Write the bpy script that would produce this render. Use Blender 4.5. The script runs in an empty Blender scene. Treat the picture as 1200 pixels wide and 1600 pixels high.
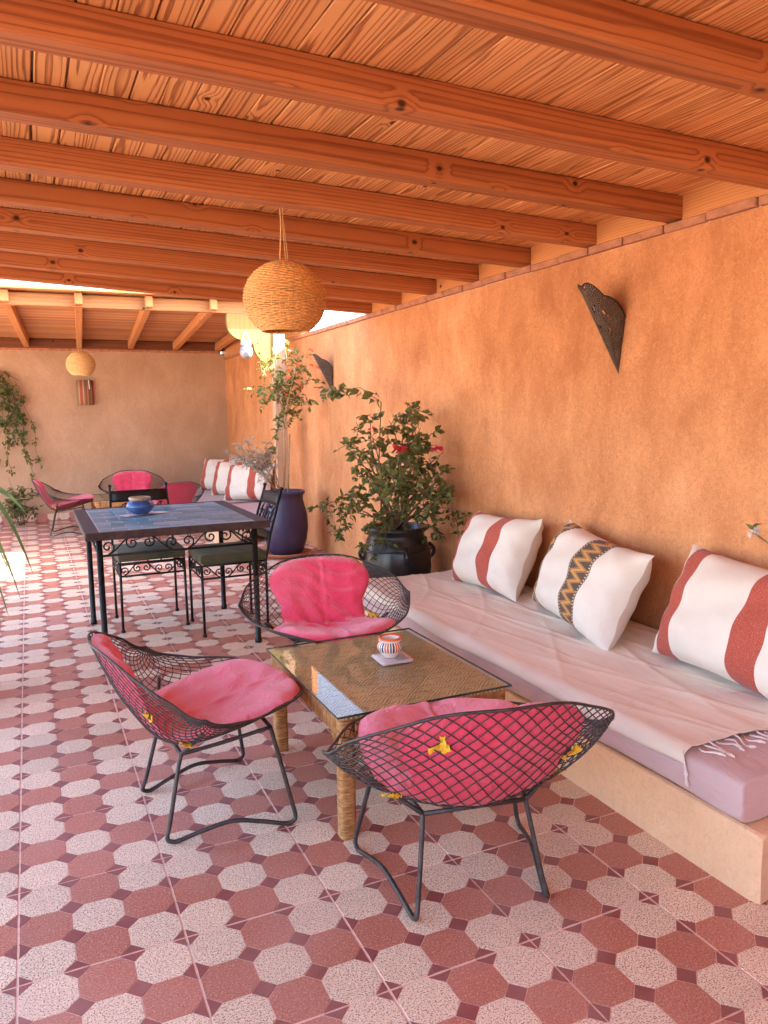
import bpy, math, random
from mathutils import Vector, Matrix
R = math.radians
sin, cos, pi = math.sin, math.cos, math.pi
random.seed(7)
S = bpy.context.scene
COL = S.collection

# ------------------------------------------------------------------ camera
CAM = Vector((.1144, -1.9099, 1.3568)); YAW, PIT, ROL = .4289, .1299, -.0152
fw = Vector((sin(YAW)*cos(PIT), cos(YAW)*cos(PIT), -sin(PIT)))
rt = Vector((cos(YAW), -sin(YAW), 0)); up = rt.cross(fw)
r2 = rt*cos(ROL) + up*sin(ROL); u2 = r2.cross(fw)
cd = bpy.data.cameras.new('camera'); cam = bpy.data.objects.new('camera', cd); COL.objects.link(cam)
cd.sensor_fit = 'VERTICAL'; cd.sensor_height = 24; cd.sensor_width = 18
cd.lens = 1203.49/1600*24; cd.clip_end = 3000; cd.clip_start = .02
m = Matrix((r2, u2, -fw)).transposed().to_4x4(); m.translation = CAM
cam.matrix_world = m; S.camera = cam

# ------------------------------------------------------------------ sky, sun, exposure
SUN = Vector((1, -.42, .80)).normalized()
EL = math.asin(SUN.z); AZ = math.atan2(SUN.x, SUN.y)
w = bpy.data.worlds.new('World'); S.world = w; w.use_nodes = True
wn = w.node_tree.nodes; wl = w.node_tree.links
sky = wn.new('ShaderNodeTexSky'); sky.sky_type = 'NISHITA'; sky.sun_disc = False
sky.sun_elevation = EL; sky.sun_rotation = AZ; sky.air_density = 1.0; sky.dust_density = 2.6; sky.ozone_density = 1
bg = wn['Background']; bg.inputs['Strength'].default_value = .15
wl.new(sky.outputs[0], bg.inputs['Color'])
sd = bpy.data.lights.new('sun', 'SUN'); sd.energy = 4.6; sd.angle = R(.5); sd.color = (1, .93, .82)
so = bpy.data.objects.new('sun', sd); COL.objects.link(so)
so.rotation_euler = SUN.to_track_quat('Z', 'Y').to_euler(); so.location = (6, -6, 8)
S.view_settings.view_transform = 'Standard'; S.view_settings.look = 'None'
S.view_settings.gamma = 1; S.view_settings.use_curve_mapping = False
S.view_settings.exposure = 3.38
S.render.engine = 'CYCLES'
S.cycles.use_denoising = True
S.cycles.use_adaptive_sampling = True; S.cycles.adaptive_threshold = .02
S.cycles.max_bounces = 10; S.cycles.diffuse_bounces = 5; S.cycles.glossy_bounces = 4
S.cycles.transparent_max_bounces = 24; S.cycles.transmission_bounces = 6
S.cycles.sample_clamp_indirect = 8
S.cycles.caustics_reflective = False; S.cycles.caustics_refractive = False

# ------------------------------------------------------------------ mesh helpers
class MB:
    def __init__(s): s.v = []; s.f = []; s.m = []; s.uv = None; s.sm = []
    def add(s, vs, fs, mi=0, smooth=False):
        o = len(s.v); s.v += [tuple(v) for v in vs]
        s.f += [tuple(i+o for i in f) for f in fs]; s.m += [mi]*len(fs); s.sm += [smooth]*len(fs); return s
    def box(s, a, b, mi=0, bev=0):
        x0, y0, z0 = a; x1, y1, z1 = b
        if not bev:
            return s.add([(x0,y0,z0),(x1,y0,z0),(x1,y1,z0),(x0,y1,z0),(x0,y0,z1),(x1,y0,z1),(x1,y1,z1),(x0,y1,z1)],
                  [(3,2,1,0),(4,5,6,7),(0,1,5,4),(1,2,6,5),(2,3,7,6),(3,0,4,7)], mi)
        e = bev; V = []; idx = {}
        c = ((x0+x1)/2, (y0+y1)/2, (z0+z1)/2); h = ((x1-x0)/2, (y1-y0)/2, (z1-z0)/2)
        for sx in (-1,1):
            for sy in (-1,1):
                for sz in (-1,1):
                    for k in range(3):
                        d = [h[0]-e, h[1]-e, h[2]-e]; d[k] = h[k]
                        idx[(sx,sy,sz,k)] = len(V); V.append((c[0]+sx*d[0], c[1]+sy*d[1], c[2]+sz*d[2]))
        F = []
        for k in range(3):
            a1, b1 = (k+1)%3, (k+2)%3
            for sg in (-1,1):
                q = []
                for (p1, p2) in ((-1,-1),(1,-1),(1,1),(-1,1)):
                    t = [0,0,0]; t[k] = sg; t[a1] = p1; t[b1] = p2; q.append(idx[(*t, k)])
                F.append(tuple(q) if sg > 0 else tuple(q[::-1]))
            for p1 in (-1,1):
                for p2 in (-1,1):
                    ta = [0,0,0]; tb = [0,0,0]; ta[a1] = tb[a1] = p1; ta[b1] = tb[b1] = p2; ta[k] = -1; tb[k] = 1
                    q = [idx[(*ta,a1)], idx[(*tb,a1)], idx[(*tb,b1)], idx[(*ta,b1)]]
                    F.append(tuple(q) if p1*p2 < 0 else tuple(q[::-1]))
        for sx in (-1,1):
            for sy in (-1,1):
                for sz in (-1,1):
                    q = [idx[(sx,sy,sz,0)], idx[(sx,sy,sz,1)], idx[(sx,sy,sz,2)]]
                    F.append(tuple(q) if sx*sy*sz > 0 else tuple(q[::-1]))
        return s.add(V, F, mi)
    def tube(s, pts, r, n=6, mi=0, closed=False, flat=1.0):
        P = [Vector(p) for p in pts]; k = len(P)
        rs = r if isinstance(r, (list, tuple)) else [r]*k
        T = []
        for i in range(k):
            a = P[(i-1) % k] if (closed or i > 0) else P[i]; b = P[(i+1) % k] if (closed or i < k-1) else P[i]
            d = (b-a); T.append(d.normalized() if d.length > 1e-9 else Vector((0,0,1)))
        ref = Vector((0,0,1)) if abs(T[0].z) < .9 else Vector((1,0,0))
        u = (ref - T[0]*ref.dot(T[0])).normalized(); V = []
        for i in range(k):
            u = u - T[i]*u.dot(T[i])
            u = u.normalized() if u.length > 1e-6 else T[i].orthogonal().normalized()
            q = T[i].cross(u)
            for j in range(n):
                a = 2*pi*j/n; V.append(P[i] + u*(rs[i]*cos(a)) + q*(rs[i]*flat*sin(a)))
        F = []
        for i in range(k if closed else k-1):
            i2 = (i+1) % k
            for j in range(n): F.append((i*n+j, i*n+(j+1)%n, i2*n+(j+1)%n, i2*n+j))
        if not closed: F += [tuple(range(n))[::-1], tuple((k-1)*n+j for j in range(n))]
        return s.add(V, F, mi, True)
    def lathe(s, prof, n=32, mi=0, c=(0,0,0), sx=1, sy=1, a0=0, a1=2*pi):
        full = abs(a1-a0-2*pi) < 1e-6; cols = n if full else n+1; V = []
        for (r, z) in prof:
            for j in range(cols):
                a = a0+(a1-a0)*j/n; V.append((c[0]+r*sx*cos(a), c[1]+r*sy*sin(a), c[2]+z))
        F = []
        for i in range(len(prof)-1):
            for j in range(n):
                j2 = (j+1) % cols; F.append((i*cols+j, i*cols+j2, (i+1)*cols+j2, (i+1)*cols+j))
        return s.add(V, F, mi, True)
    def grid(s, fn, nu, nv, mi=0, cu=False, cv=False):
        V = [fn(i/nu, j/nv) for j in range(nv if cv else nv+1) for i in range(nu if cu else nu+1)]
        W = nu if cu else nu+1; H = nv if cv else nv+1; F = []
        for j in range(nv):
            for i in range(nu):
                i2 = (i+1) % W if cu else i+1; j2 = (j+1) % H if cv else j+1
                F.append((j*W+i, j*W+i2, j2*W+i2, j2*W+i))
        return s.add(V, F, mi, True)
    def prism(s, poly, y0, y1, mi=0, axis='y'):   # poly in (x,z), CCW seen from -y
        n = len(poly)
        if axis == 'y': V = [(x,y0,z) for x,z in poly]+[(x,y1,z) for x,z in poly]
        else: V = [(x,z,y0) for x,z in poly]+[(x,z,y1) for x,z in poly]
        F = [tuple(range(n)), tuple(range(n, 2*n))[::-1]] + [(i, i+n, (i+1)%n+n, (i+1)%n) for i in range(n)]
        if axis != 'y': F = [f[::-1] for f in F]
        return s.add(V, F, mi)
    def mesh(s, name, mats):
        me = bpy.data.meshes.new(name); me.from_pydata(s.v, [], s.f)
        for m_ in (mats if isinstance(mats, (list, tuple)) else [mats]): me.materials.append(m_)
        me.polygons.foreach_set('material_index', s.m); me.polygons.foreach_set('use_smooth', s.sm)
        if s.uv:
            ul = me.uv_layers.new(name='UVMap')
            for l in me.loops: ul.data[l.index].uv = s.uv[l.vertex_index]
        me.update(); return me
    def build(s, name, mats, parent=None, loc=(0,0,0), rot=(0,0,0)):
        return link(name, s.mesh(name, mats), parent, loc, rot)
def link(name, me, parent=None, loc=(0,0,0), rot=(0,0,0)):
    o = bpy.data.objects.new(name, me); COL.objects.link(o); o.location = loc; o.rotation_euler = rot
    if parent: o.parent = parent
    return o
def tag(o, label, cat, group=None):
    o['label'] = label; o['category'] = cat
    if group: o['group'] = group
    return o
def thing(name, label, cat, loc=(0,0,0), rz=0, group=None):
    return tag(link(name, None, None, loc, (0,0,rz)), label, cat, group)
def struct(o): o['kind'] = 'structure'; return o
def dup(o, loc, rz, label, parent=None):
    c = o.copy(); COL.objects.link(c); c.location = loc; c.rotation_euler = (0,0,rz); c['label'] = label
    def kids(a, b):
        for ch in list(a.children):
            k = ch.copy(); COL.objects.link(k); k.parent = b; kids(ch, k)
    kids(o, c); return c

# ------------------------------------------------------------------ material helpers
class NT:
    def __init__(s, name):
        s.mat = bpy.data.materials.new(name); s.mat.use_nodes = True; s.t = s.mat.node_tree
        s.b = s.t.nodes['Principled BSDF']; s.out = s.t.nodes['Material Output']
    def set(s, sock, val):
        if val is None: return
        if hasattr(val, 'is_linked') or hasattr(val, 'links'): s.t.links.new(val, sock)
        else:
            if sock.type == 'RGBA' and len(val) == 3: val = (*val, 1)
            sock.default_value = val
    def n(s, typ, out=0, props=None, **ins):
        nd = s.t.nodes.new('ShaderNode'+typ)
        for k, v in (props or {}).items(): setattr(nd, k, v)
        for k, v in ins.items():
            s.set(nd.inputs[int(k[1:])] if k[0] == 'i' and k[1:].isdigit() else nd.inputs[k.replace('_', ' ')], v)
        nd_out = nd.outputs[out]; return nd_out
    def coord(s, which='Object'): return s.t.nodes.new('ShaderNodeTexCoord').outputs[which]
    def m(s, op, a, b=0., c=0., clamp=False): return s.n('Math', props={'operation': op, 'use_clamp': clamp}, i0=a, i1=b, i2=c)
    def vm(s, op, a, b=(0,0,0)): return s.n('VectorMath', 0, {'operation': op}, i0=a, i1=b)
    def scale(s, v, sc): return s.vm('MULTIPLY', v, sc)
    def noise(s, v, sc, det=4, rough=.55, dist=0, out=0): return s.n('TexNoise', out, Vector=v, Scale=sc, Detail=det, Roughness=rough, Distortion=dist)
    def ramp(s, f, stops, interp='LINEAR'):
        nd = s.t.nodes.new('ShaderNodeValToRGB'); s.set(nd.inputs[0], f); cr = nd.color_ramp; cr.interpolation = interp
        while len(cr.elements) < len(stops): cr.elements.new(.5)
        for e, (p, c) in zip(cr.elements, stops): e.position = p; e.color = (*c, 1) if len(c) == 3 else c
        return nd.outputs[0]
    def mr(s, f, a, b, c=0., d=1., smooth=False):
        return s.n('MapRange', props={'interpolation_type': 'SMOOTHSTEP' if smooth else 'LINEAR'}, i0=f, i1=a, i2=b, i3=c, i4=d)
    def mix(s, f, a, b, mode='MIX'):
        nd = s.t.nodes.new('ShaderNodeMix'); nd.data_type = 'RGBA'; nd.blend_type = mode
        s.set(nd.inputs[0], f); s.set(nd.inputs[6], a); s.set(nd.inputs[7], b); return nd.outputs[2]
    def sep(s, v):
        nd = s.t.nodes.new('ShaderNodeSeparateXYZ'); s.set(nd.inputs[0], v); return nd.outputs[0], nd.outputs[1], nd.outputs[2]
    def com(s, x, y, z): return s.n('CombineXYZ', 0, None, i0=x, i1=y, i2=z)
    def rnd(s): return s.t.nodes.new('ShaderNodeObjectInfo').outputs['Random']
    def bump(s, h, st=.3, d=.01): s.t.links.new(s.n('Bump', Height=h, Strength=st, Distance=d), s.b.inputs['Normal'])
    def fin(s, col=None, rough=None, metal=None, **kw):
        s.set(s.b.inputs['Base Color'], col); s.set(s.b.inputs['Roughness'], rough); s.set(s.b.inputs['Metallic'], metal)
        for k, v in kw.items(): s.set(s.b.inputs[k.replace('_', ' ')], v)
        return s.mat

def wood(name, axis, light, dark, freq=100., contrast=.8, knots=True, rough=.5, wf=.9, wa=.11, kn=.5, d0=.0):
    t = NT(name); o = t.coord(); x, y, z = t.sep(o); rnd = t.rnd()
    g, a, b = {'x': (x, y, z), 'y': (y, x, z), 'z': (z, x, y)}[axis]
    rnd2 = t.m('FRACT', t.m('MULTIPLY', rnd, 17.31)); rnd3 = t.m('FRACT', t.m('MULTIPLY', rnd, 71.77))
    g2 = t.m('ADD', g, t.m('MULTIPLY', rnd, 90.)); a2 = t.m('ADD', a, t.m('MULTIPLY', t.m('SUBTRACT', rnd2, .5), .09))
    wob = t.noise(t.com(t.m('MULTIPLY', g2, wf), t.m('MULTIPLY', a2, 2.), t.m('MULTIPLY', rnd, 31.)), 1., 2, .45)
    D = t.m('ADD', t.m('ADD', b, d0), t.m('MULTIPLY', wob, wa))
    wob2 = t.noise(t.com(t.m('MULTIPLY', g2, 2.2), t.m('MULTIPLY', a2, 14.), rnd3), 1., 2, .5)
    r = t.m('SQRT', t.m('ADD', t.m('MULTIPLY', a2, a2), t.m('MULTIPLY', D, D)))
    r = t.m('ADD', r, t.m('MULTIPLY', wob2, .009))
    stk = t.noise(t.com(t.m('MULTIPLY', g2, .8), t.m('MULTIPLY', a2, 75.), t.m('MULTIPLY', b, 75.)), 1., 3, .6)
    r = t.m('ADD', r, t.m('MULTIPLY', stk, .011))
    dk = None
    if knots:
        vx = t.com(t.m('MULTIPLY', g2, 1.7), t.m('ADD', t.m('MULTIPLY', t.m('ADD', a, b), 6.), t.m('MULTIPLY', rnd3, 9.)), 0.)
        nd = t.t.nodes.new('ShaderNodeTexVoronoi'); nd.voronoi_dimensions = '2D'; t.set(nd.inputs['Vector'], vx); nd.inputs['Scale'].default_value = 1
        df = t.vm('SUBTRACT', vx, nd.outputs['Position'])
        dx, dy, _ = t.sep(t.scale(df, (1/1.9, 1/5., 0)))
        d = t.m('SQRT', t.m('ADD', t.m('MULTIPLY', dx, dx), t.m('MULTIPLY', dy, dy)))
        cr, cg, cb = t.sep(nd.outputs['Color'])
        on = t.m('GREATER_THAN', cr, kn)
        r = t.m('ADD', r, t.m('MULTIPLY', t.m('MULTIPLY', on, .016), t.mr(d, .06, .0, 0, 1, True)))
        dk = t.m('MULTIPLY', on, t.mr(d, t.m('ADD', .011, t.m('MULTIPLY', cg, .012)), .006, 0, 1, True))
    ph = t.m('FRACT', t.m('MULTIPLY', r, freq))
    band = t.m('MULTIPLY', t.mr(ph, .45, .9, 0, 1, True), t.mr(ph, 1., .9, 0, 1))
    fine = t.noise(t.com(t.m('MULTIPLY', g2, 9.), t.m('MULTIPLY', a, 420.), t.m('MULTIPLY', b, 420.)), 1., 2, .6)
    ton = t.noise(t.com(t.m('MULTIPLY', g2, .9), t.m('MULTIPLY', a, 7.), rnd), 1., 3, .5)
    f = t.m('MULTIPLY', band, contrast); f = t.m('ADD', f, t.m('MULTIPLY', t.m('SUBTRACT', fine, .5), .35), clamp=True)
    c = t.mix(f, light, dark)
    c = t.mix(1., c, t.ramp(t.m('ADD', t.m('MULTIPLY', rnd2, .6), t.m('MULTIPLY', ton, .5)), [(0., (.78, .72, .66)), (.5, (.96, .94, .91)), (1., (1.08, 1.08, 1.08))]), 'MULTIPLY')
    if dk is not None: c = t.mix(dk, c, (.06, .018, .008))
    t.bump(t.m('ADD', band, t.m('MULTIPLY', fine, .6)), .25, .0015)
    return t.fin(c, rough, Specular_IOR_Level=.2)

def plain(name, col, rough=.6, metal=0, var=.15, sc=30., bump=0., bsc=None, bd=.003, **kw):
    t = NT(name); v = t.noise(t.coord(), sc, 5, .6)
    a = tuple(c*(1-var) for c in col); b = tuple(min(1, c*(1+var)) for c in col)
    c = t.ramp(v, [(.3, a), (.7, b)])
    if bump: t.bump(t.noise(t.coord(), bsc or sc*3, 4, .6), bump, bd)
    return t.fin(c, rough, metal, **kw)

def cloth(name, col, wr=5., st=.5, fine=700., col2=None, stretch=(1,1,1), var=.08, rough=.9):
    t = NT(name); o = t.coord(); p = t.scale(o, stretch)
    n1 = t.noise(p, wr, 3, .5, .6); n2 = t.noise(o, fine, 2, .5); n3 = t.noise(o, 3., 4, .6); var = var*.5
    c = t.ramp(n3, [(.35, tuple(x*(1-var) for x in col)), (.65, col2 or tuple(min(1, x*(1+var)) for x in col))])
    c = t.mix(t.mr(n2, .35, .65, 0, .12), c, tuple(x*.7 for x in col))
    t.bump(t.m('ADD', t.m('MULTIPLY', n1, 1.), t.m('MULTIPLY', n2, .02)), st, .03)
    return t.fin(c, rough, Specular_IOR_Level=.15, Sheen_Weight=.15)

M = {}
M['plank'] = wood('pine ceiling plank', 'y', (.80, .365, .13), (.30, .075, .022), 96, .82, wf=.8, wa=.075, kn=.72)
M['beam'] = wood('pine beam', 'x', (.47, .155, .05), (.21, .052, .016), 80, .72, wf=.35, wa=.10, kn=.42)
M['fbeam'] = wood('far pine beam', 'x', (.46, .20, .075), (.32, .11, .035), 75, .5)
M['rafter'] = wood('far pine rafter', 'y', (.62, .27, .10), (.38, .12, .04), 75, .5)
M['plate'] = wood('shade-toned wall plate', 'x', (.20, .07, .03), (.12, .035, .014), 70, .5)  # wood coloured darker to stand for the shade under the deck
M['blk'] = wood('pine blocking', 'y', (.60, .25, .085), (.42, .14, .04), 80, .6)
M['corbel'] = wood('pale pine', 'z', (.27, .19, .06), (.21, .135, .036), 60, .4)
M['post'] = wood('post pine', 'z', (.58, .36, .22), (.44, .24, .13), 60, .4)
M['deck'] = wood('far deck', 'x', (.58, .26, .10), (.36, .13, .045), 60, .5, False)

def wall_mat(name, c0, c1, c2, streak=.5, pit=.6):
    t = NT(name); o = t.coord()
    big = t.noise(o, .9, 5, .6, .4); mid = t.noise(t.scale(o, (1, 1, .55)), 4.2, 6, .65, .5)
    strk = t.noise(t.scale(o, (5, 5, .35)), 1.3, 4, .6)
    f = t.m('ADD', t.m('MULTIPLY', big, .55), t.m('ADD', t.m('MULTIPLY', mid, .65), t.m('MULTIPLY', strk, .35*streak)))
    c = t.ramp(f, [(.52, c0), (.74, c1), (.95, c2)])
    fine = t.noise(o, 48., 7, .74, 1.0); f2 = t.noise(o, 210., 3, .65)
    c = t.mix(t.mr(fine, .50, .66, 0, .55), c, tuple(x*.9 for x in c0))
    c = t.mix(t.mr(fine, .46, .34, 0, .35), c, c2)
    c = t.mix(t.mr(f2, .55, .68, 0, pit), c, tuple(x*.6 for x in c0))
    # straw flecks and hairline cracks in the plaster
    v = t.n('TexVoronoi', 0, {'feature': 'DISTANCE_TO_EDGE'}, Vector=t.vm('ADD', o, t.scale(t.noise(o, 9., 4, .6, 0, 1), (.25, .25, .25))), Scale=26.)
    crack = t.m('MULTIPLY', t.mr(v, .035, .0, 0, 1), t.mr(t.noise(o, 2.1, 3, .5), .5, .62, 0, 1))
    c = t.mix(t.m('MULTIPLY', crack, .16), c, tuple(x*.45 for x in c0))
    # shallow vertical settlement cracks
    t.bump(t.m('ADD', t.m('ADD', t.m('MULTIPLY', fine, .6), t.m('MULTIPLY', mid, 1.2)), t.m('MULTIPLY', crack, -.15)), .6, .012)
    return t.fin(c, .85, Specular_IOR_Level=.2)
M['wall'] = wall_mat('orange plaster', (.48, .18, .068), (.68, .295, .125), (.82, .42, .205))
M['bwall'] = wall_mat('brown plaster', (.47, .285, .17), (.56, .355, .22), (.63, .42, .27), .2)
M['brick'] = plain('terracotta brick', (.42, .17, .085), .85, 0, .3, 18, .6, 60)
M['base'] = wall_mat('bench plaster', (.78, .45, .26), (.86, .54, .33), (.90, .60, .39), .2, .12)

def tile_mat(name, base, chips, amt):
    t = NT(name); o = t.coord('Object'); r = t.t.nodes.new('ShaderNodeObjectInfo').outputs['Location']
    p = t.vm('ADD', o, r)
    n1 = t.noise(p, 250., 2, .6); n2 = t.noise(t.vm('ADD', p, (3, 3, 3)), 180., 2, .6)
    c = t.mix(t.mr(n1, amt[0], amt[0]+.05), base, chips[0]); c = t.mix(t.mr(n2, amt[1], amt[1]+.05), c, chips[1])
    d = t.noise(p, 2.2, 5, .65)
    c = t.mix(t.mr(d, .42, .7, 0, .28), c, (.62, .40, .33))
    c = t.mix(1., c, t.ramp(t.rnd(), [(0, (.86, .86, .86)), (1, (1.06, 1.04, 1.04))]), 'MULTIPLY')
    t.bump(t.noise(p, 300., 2, .5), .08, .001)
    return t.fin(c, t.mr(d, .3, .7, .38, .6), Specular_IOR_Level=.4)
M['t_white'] = tile_mat('pale speckled terrazzo', (.90, .69, .49), ((.30, .125, .08), (.96, .84, .65)), (.535, .56))
M['t_red'] = tile_mat('red speckled terrazzo', (.53, .195, .13), ((.31, .09, .06), (.70, .34, .24)), (.55, .57))
M['t_dark'] = tile_mat('dark red inset', (.30, .085, .075), ((.22, .06, .05), (.38, .13, .10)), (.6, .62))
M['grout'] = plain('pink grout', (.80, .55, .44), .9, 0, .15, 40)
M['slab'] = plain('pale concrete slab', (.66, .55, .45), .9, 0, .12, 6)
M['sand'] = plain('sandy ground', (.60, .47, .35), .95, 0, .15, 1.5)
M['iron'] = plain('black iron', (.022, .018, .016), .45, .6, .5, 60, .3, 200, .001)
M['wire'] = plain('brown-black painted wire', (.055, .043, .040), .45, .3, .5, 40, .3, 250, .001)
def pink_mat():
    t = NT('faded pink cloth'); o = t.coord(); x, y, z = t.sep(o); rnd = t.rnd()
    n3 = t.noise(t.vm('ADD', o, t.com(rnd, rnd, rnd)), 3.2, 4, .6); n2 = t.noise(o, 800., 2, .5)
    wr = t.noise(t.scale(o, (1, 1, 1)), 11., 4, .6, 1.8)
    fade = t.ramp(n3, [(.30, (.76, .045, .10)), (.54, (.82, .085, .155)), (.78, (.85, .18, .25))])
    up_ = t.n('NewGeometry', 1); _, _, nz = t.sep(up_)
    fade = t.mix(t.mr(nz, .55, 1., 0, .6), fade, (.86, .42, .49))     # paler pink where the cloth faces upward
    c = t.mix(t.mr(n2, .4, .65, 0, .12), fade, (.55, .03, .07))
    t.bump(t.m('ADD', wr, t.m('MULTIPLY', n2, .02)), .6, .02)
    return t.fin(c, .9, Specular_IOR_Level=.15, Sheen_Weight=.2)
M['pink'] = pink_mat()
M['yellow'] = plain('yellow foam tie', (.82, .50, .03), .8, 0, .25, 60, .5, 120)
M['lilac'] = cloth('lilac mattress cover', (.62, .43, .42), 7., .4, 900., (.64, .445, .435), (1.6, 1, 3), .12)
M['throw'] = cloth('cream throw', (.83, .70, .56), 4.5, .22, 900., (.86, .73, .59), (2.4, .7, 1))
M['throwgrey'] = cloth('grey throw', (.55, .47, .43), 6., .35)
M['fringe'] = plain('cotton fringe', (.80, .70, .64), .9)
M['rope'] = None
def rope_mat(ax):
    t = NT('seagrass rope '+ax); o = t.coord(); n = t.noise(o, 30., 4, .6)
    sc_ = {'x': (230, 26, 26), 'y': (26, 230, 26), 'z': (26, 26, 230)}[ax]
    n2 = t.noise(t.scale(o, sc_), 1., 2, .65); n3 = t.noise(o, 420., 2, .6)
    f = t.m('ADD', t.m('ADD', t.m('MULTIPLY', n, .25), t.m('MULTIPLY', n2, .6)), t.m('MULTIPLY', n3, .15))
    c = t.ramp(f, [(.34, (.13, .045, .012)), (.48, (.40, .17, .05)), (.66, (.68, .37, .145))])
    t.bump(t.m('ADD', n2, t.m('MULTIPLY', n3, .3)), .7, .004); return t.fin(c, .75)
M['rope'] = rope_mat('z'); M['ropex'] = rope_mat('x'); M['ropey'] = rope_mat('y')
def weave_mat():
    t = NT('woven seagrass top'); o = t.coord(); o2 = t.vm('ADD', o, t.scale(t.noise(o, 14., 3, .6, 0, 1), (.018, .018, 0))); x, y, z = t.sep(o2); s = 21.
    u = t.m('MULTIPLY', t.m('ADD', x, 3.), s); v = t.m('MULTIPLY', t.m('ADD', y, 3.), s)
    chk = t.m('MODULO', t.m('ADD', t.m('FLOOR', u), t.m('FLOOR', v)), 2.)
    d1 = t.m('SINE', t.m('MULTIPLY', t.m('ADD', u, v), 6.283*3)); d2 = t.m('SINE', t.m('MULTIPLY', t.m('SUBTRACT', u, v), 6.283*3))
    st = t.m('ADD', t.m('MULTIPLY', chk, d1), t.m('MULTIPLY', t.m('SUBTRACT', 1., chk), d2))
    dash = t.m('MULTIPLY', t.mr(t.m('FRACT', v), .80, .92, 0, 1, True), chk)
    n = t.noise(o, 55., 5, .7); n2 = t.noise(o, 240., 3, .6)
    f = t.m('ADD', t.m('ADD', t.m('MULTIPLY', t.mr(st, -1, 1), .30), t.m('MULTIPLY', n, .5)), t.m('MULTIPLY', n2, .25))
    c = t.ramp(f, [(.28, (.27, .16, .065)), (.52, (.55, .37, .17)), (.78, (.76, .56, .31))])
    c = t.mix(t.m('MULTIPLY', dash, t.mr(n, .35, .6, .2, .75)), c, (.12, .065, .025))
    t.bump(t.m('ADD', st, t.m('MULTIPLY', n2, 1.)), .6, .004)
    return t.fin(c, .7)
M['weave'] = weave_mat()
def thin_glass(name, tint=(.93, .96, .95), ior=1.5):
    t = NT(name); t.t.nodes.remove(t.b)
    tr = t.n('BsdfTransparent', Color=tint); gl = t.n('BsdfGlossy', Color=(1, 1, 1), Roughness=.015)
    mx = t.t.nodes.new('ShaderNodeMixShader'); t.t.links.new(t.m('ADD', .02, t.m('MULTIPLY', t.m('POWER', t.n('LayerWeight', 1, Blend=.5), 5.), .36)), mx.inputs[0]); t.t.links.new(tr, mx.inputs[1]); t.t.links.new(gl, mx.inputs[2])
    t.t.links.new(mx.outputs[0], t.out.inputs[0]); return t.mat
M['glass'] = thin_glass('table glass')
M['glassedge'] = plain('dark glass edge', (.03, .05, .045), .15)
M['jar'] = None
def jar_mat():
    t = NT('cracked jar glass'); o = t.coord(); v = t.n('TexVoronoi', 0, {'feature': 'DISTANCE_TO_EDGE'}, Vector=o, Scale=45.)
    c = t.mix(t.mr(v, .0, .08), (.75, .77, .78), (.42, .46, .48))
    t.bump(v, .8, .004); return t.fin(c, .08, Transmission_Weight=.45)
M['jar'] = jar_mat()
M['white'] = plain('white cord', (.82, .80, .76), .6)
M['wicker'] = plain('golden wicker', (.70, .33, .095), .55, 0, .4, 90, .4, 300, .001)
M['wickerp'] = plain('pale wicker', (.72, .43, .17), .55, 0, .35, 90, .4, 300, .001)
M['twine'] = plain('pale twine', (.62, .36, .16), .8)
M['purple'] = plain('purple-blue glazed pot', (.042, .026, .068), .42, 0, .3, 8, .15, 30)
M['black'] = plain('black glazed pot', (.022, .018, .018), .28, 0, .4, 8, .15, 25)
M['terra'] = plain('terracotta saucer', (.46, .17, .085), .8, 0, .2, 20)
M['soil'] = plain('potting soil', (.05, .03, .02), .95, 0, .4, 60, .8, 90)
def leaf_mat(name, cols, tr=(.25, .35, .06)):
    t = NT(name); n = t.noise(t.coord(), 14., 3, .6); rr = t.n('NewGeometry', 8) if False else None
    c = t.ramp(n, [(.3, cols[0]), (.5, cols[1]), (.72, cols[2])])
    p = t.fin(c, .5, Specular_IOR_Level=.3)
    td = t.n('BsdfTranslucent', Color=tr); mx = t.t.nodes.new('ShaderNodeMixShader'); mx.inputs[0].default_value = .28
    t.t.links.new(t.b.outputs[0], mx.inputs[1]); t.t.links.new(td, mx.inputs[2]); t.t.links.new(mx.outputs[0], t.out.inputs[0]); return p
M['leaf'] = leaf_mat('deep green leaf', [(.075, .09, .028), (.14, .155, .05), (.25, .24, .09)], (.28, .30, .08))
M['leafy'] = leaf_mat('yellow-green leaf', [(.08, .10, .02), (.16, .18, .04), (.26, .26, .06)], (.3, .3, .06))
M['leafg'] = leaf_mat('grey leaf', [(.30, .26, .20), (.42, .37, .29), (.55, .50, .41)], (.3, .28, .2))
M['leafv'] = leaf_mat('vine leaf', [(.06, .08, .02), (.11, .13, .035), (.19, .20, .06)], (.15, .2, .04))
M['blade'] = leaf_mat('blade leaf', [(.05, .09, .03), (.10, .15, .05), (.20, .25, .08)], (.2, .28, .06))
M['petal'] = leaf_mat('crimson bract', [(.55, .02, .06), (.70, .05, .10), (.80, .12, .18)], (.7, .08, .1))
M['orange'] = leaf_mat('orange-red flower', [(.75, .07, .02), (.85, .14, .04), (.9, .22, .08)], (.8, .15, .05))
M['blossom'] = leaf_mat('white blossom', [(.78, .70, .66), (.85, .80, .74), (.9, .87, .8)], (.8, .7, .6))
M['stem'] = plain('woody stem', (.24, .13, .07), .85, 0, .3, 40)
M['cane'] = plain('pale cane', (.50, .33, .17), .8, 0, .2, 40)
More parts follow.
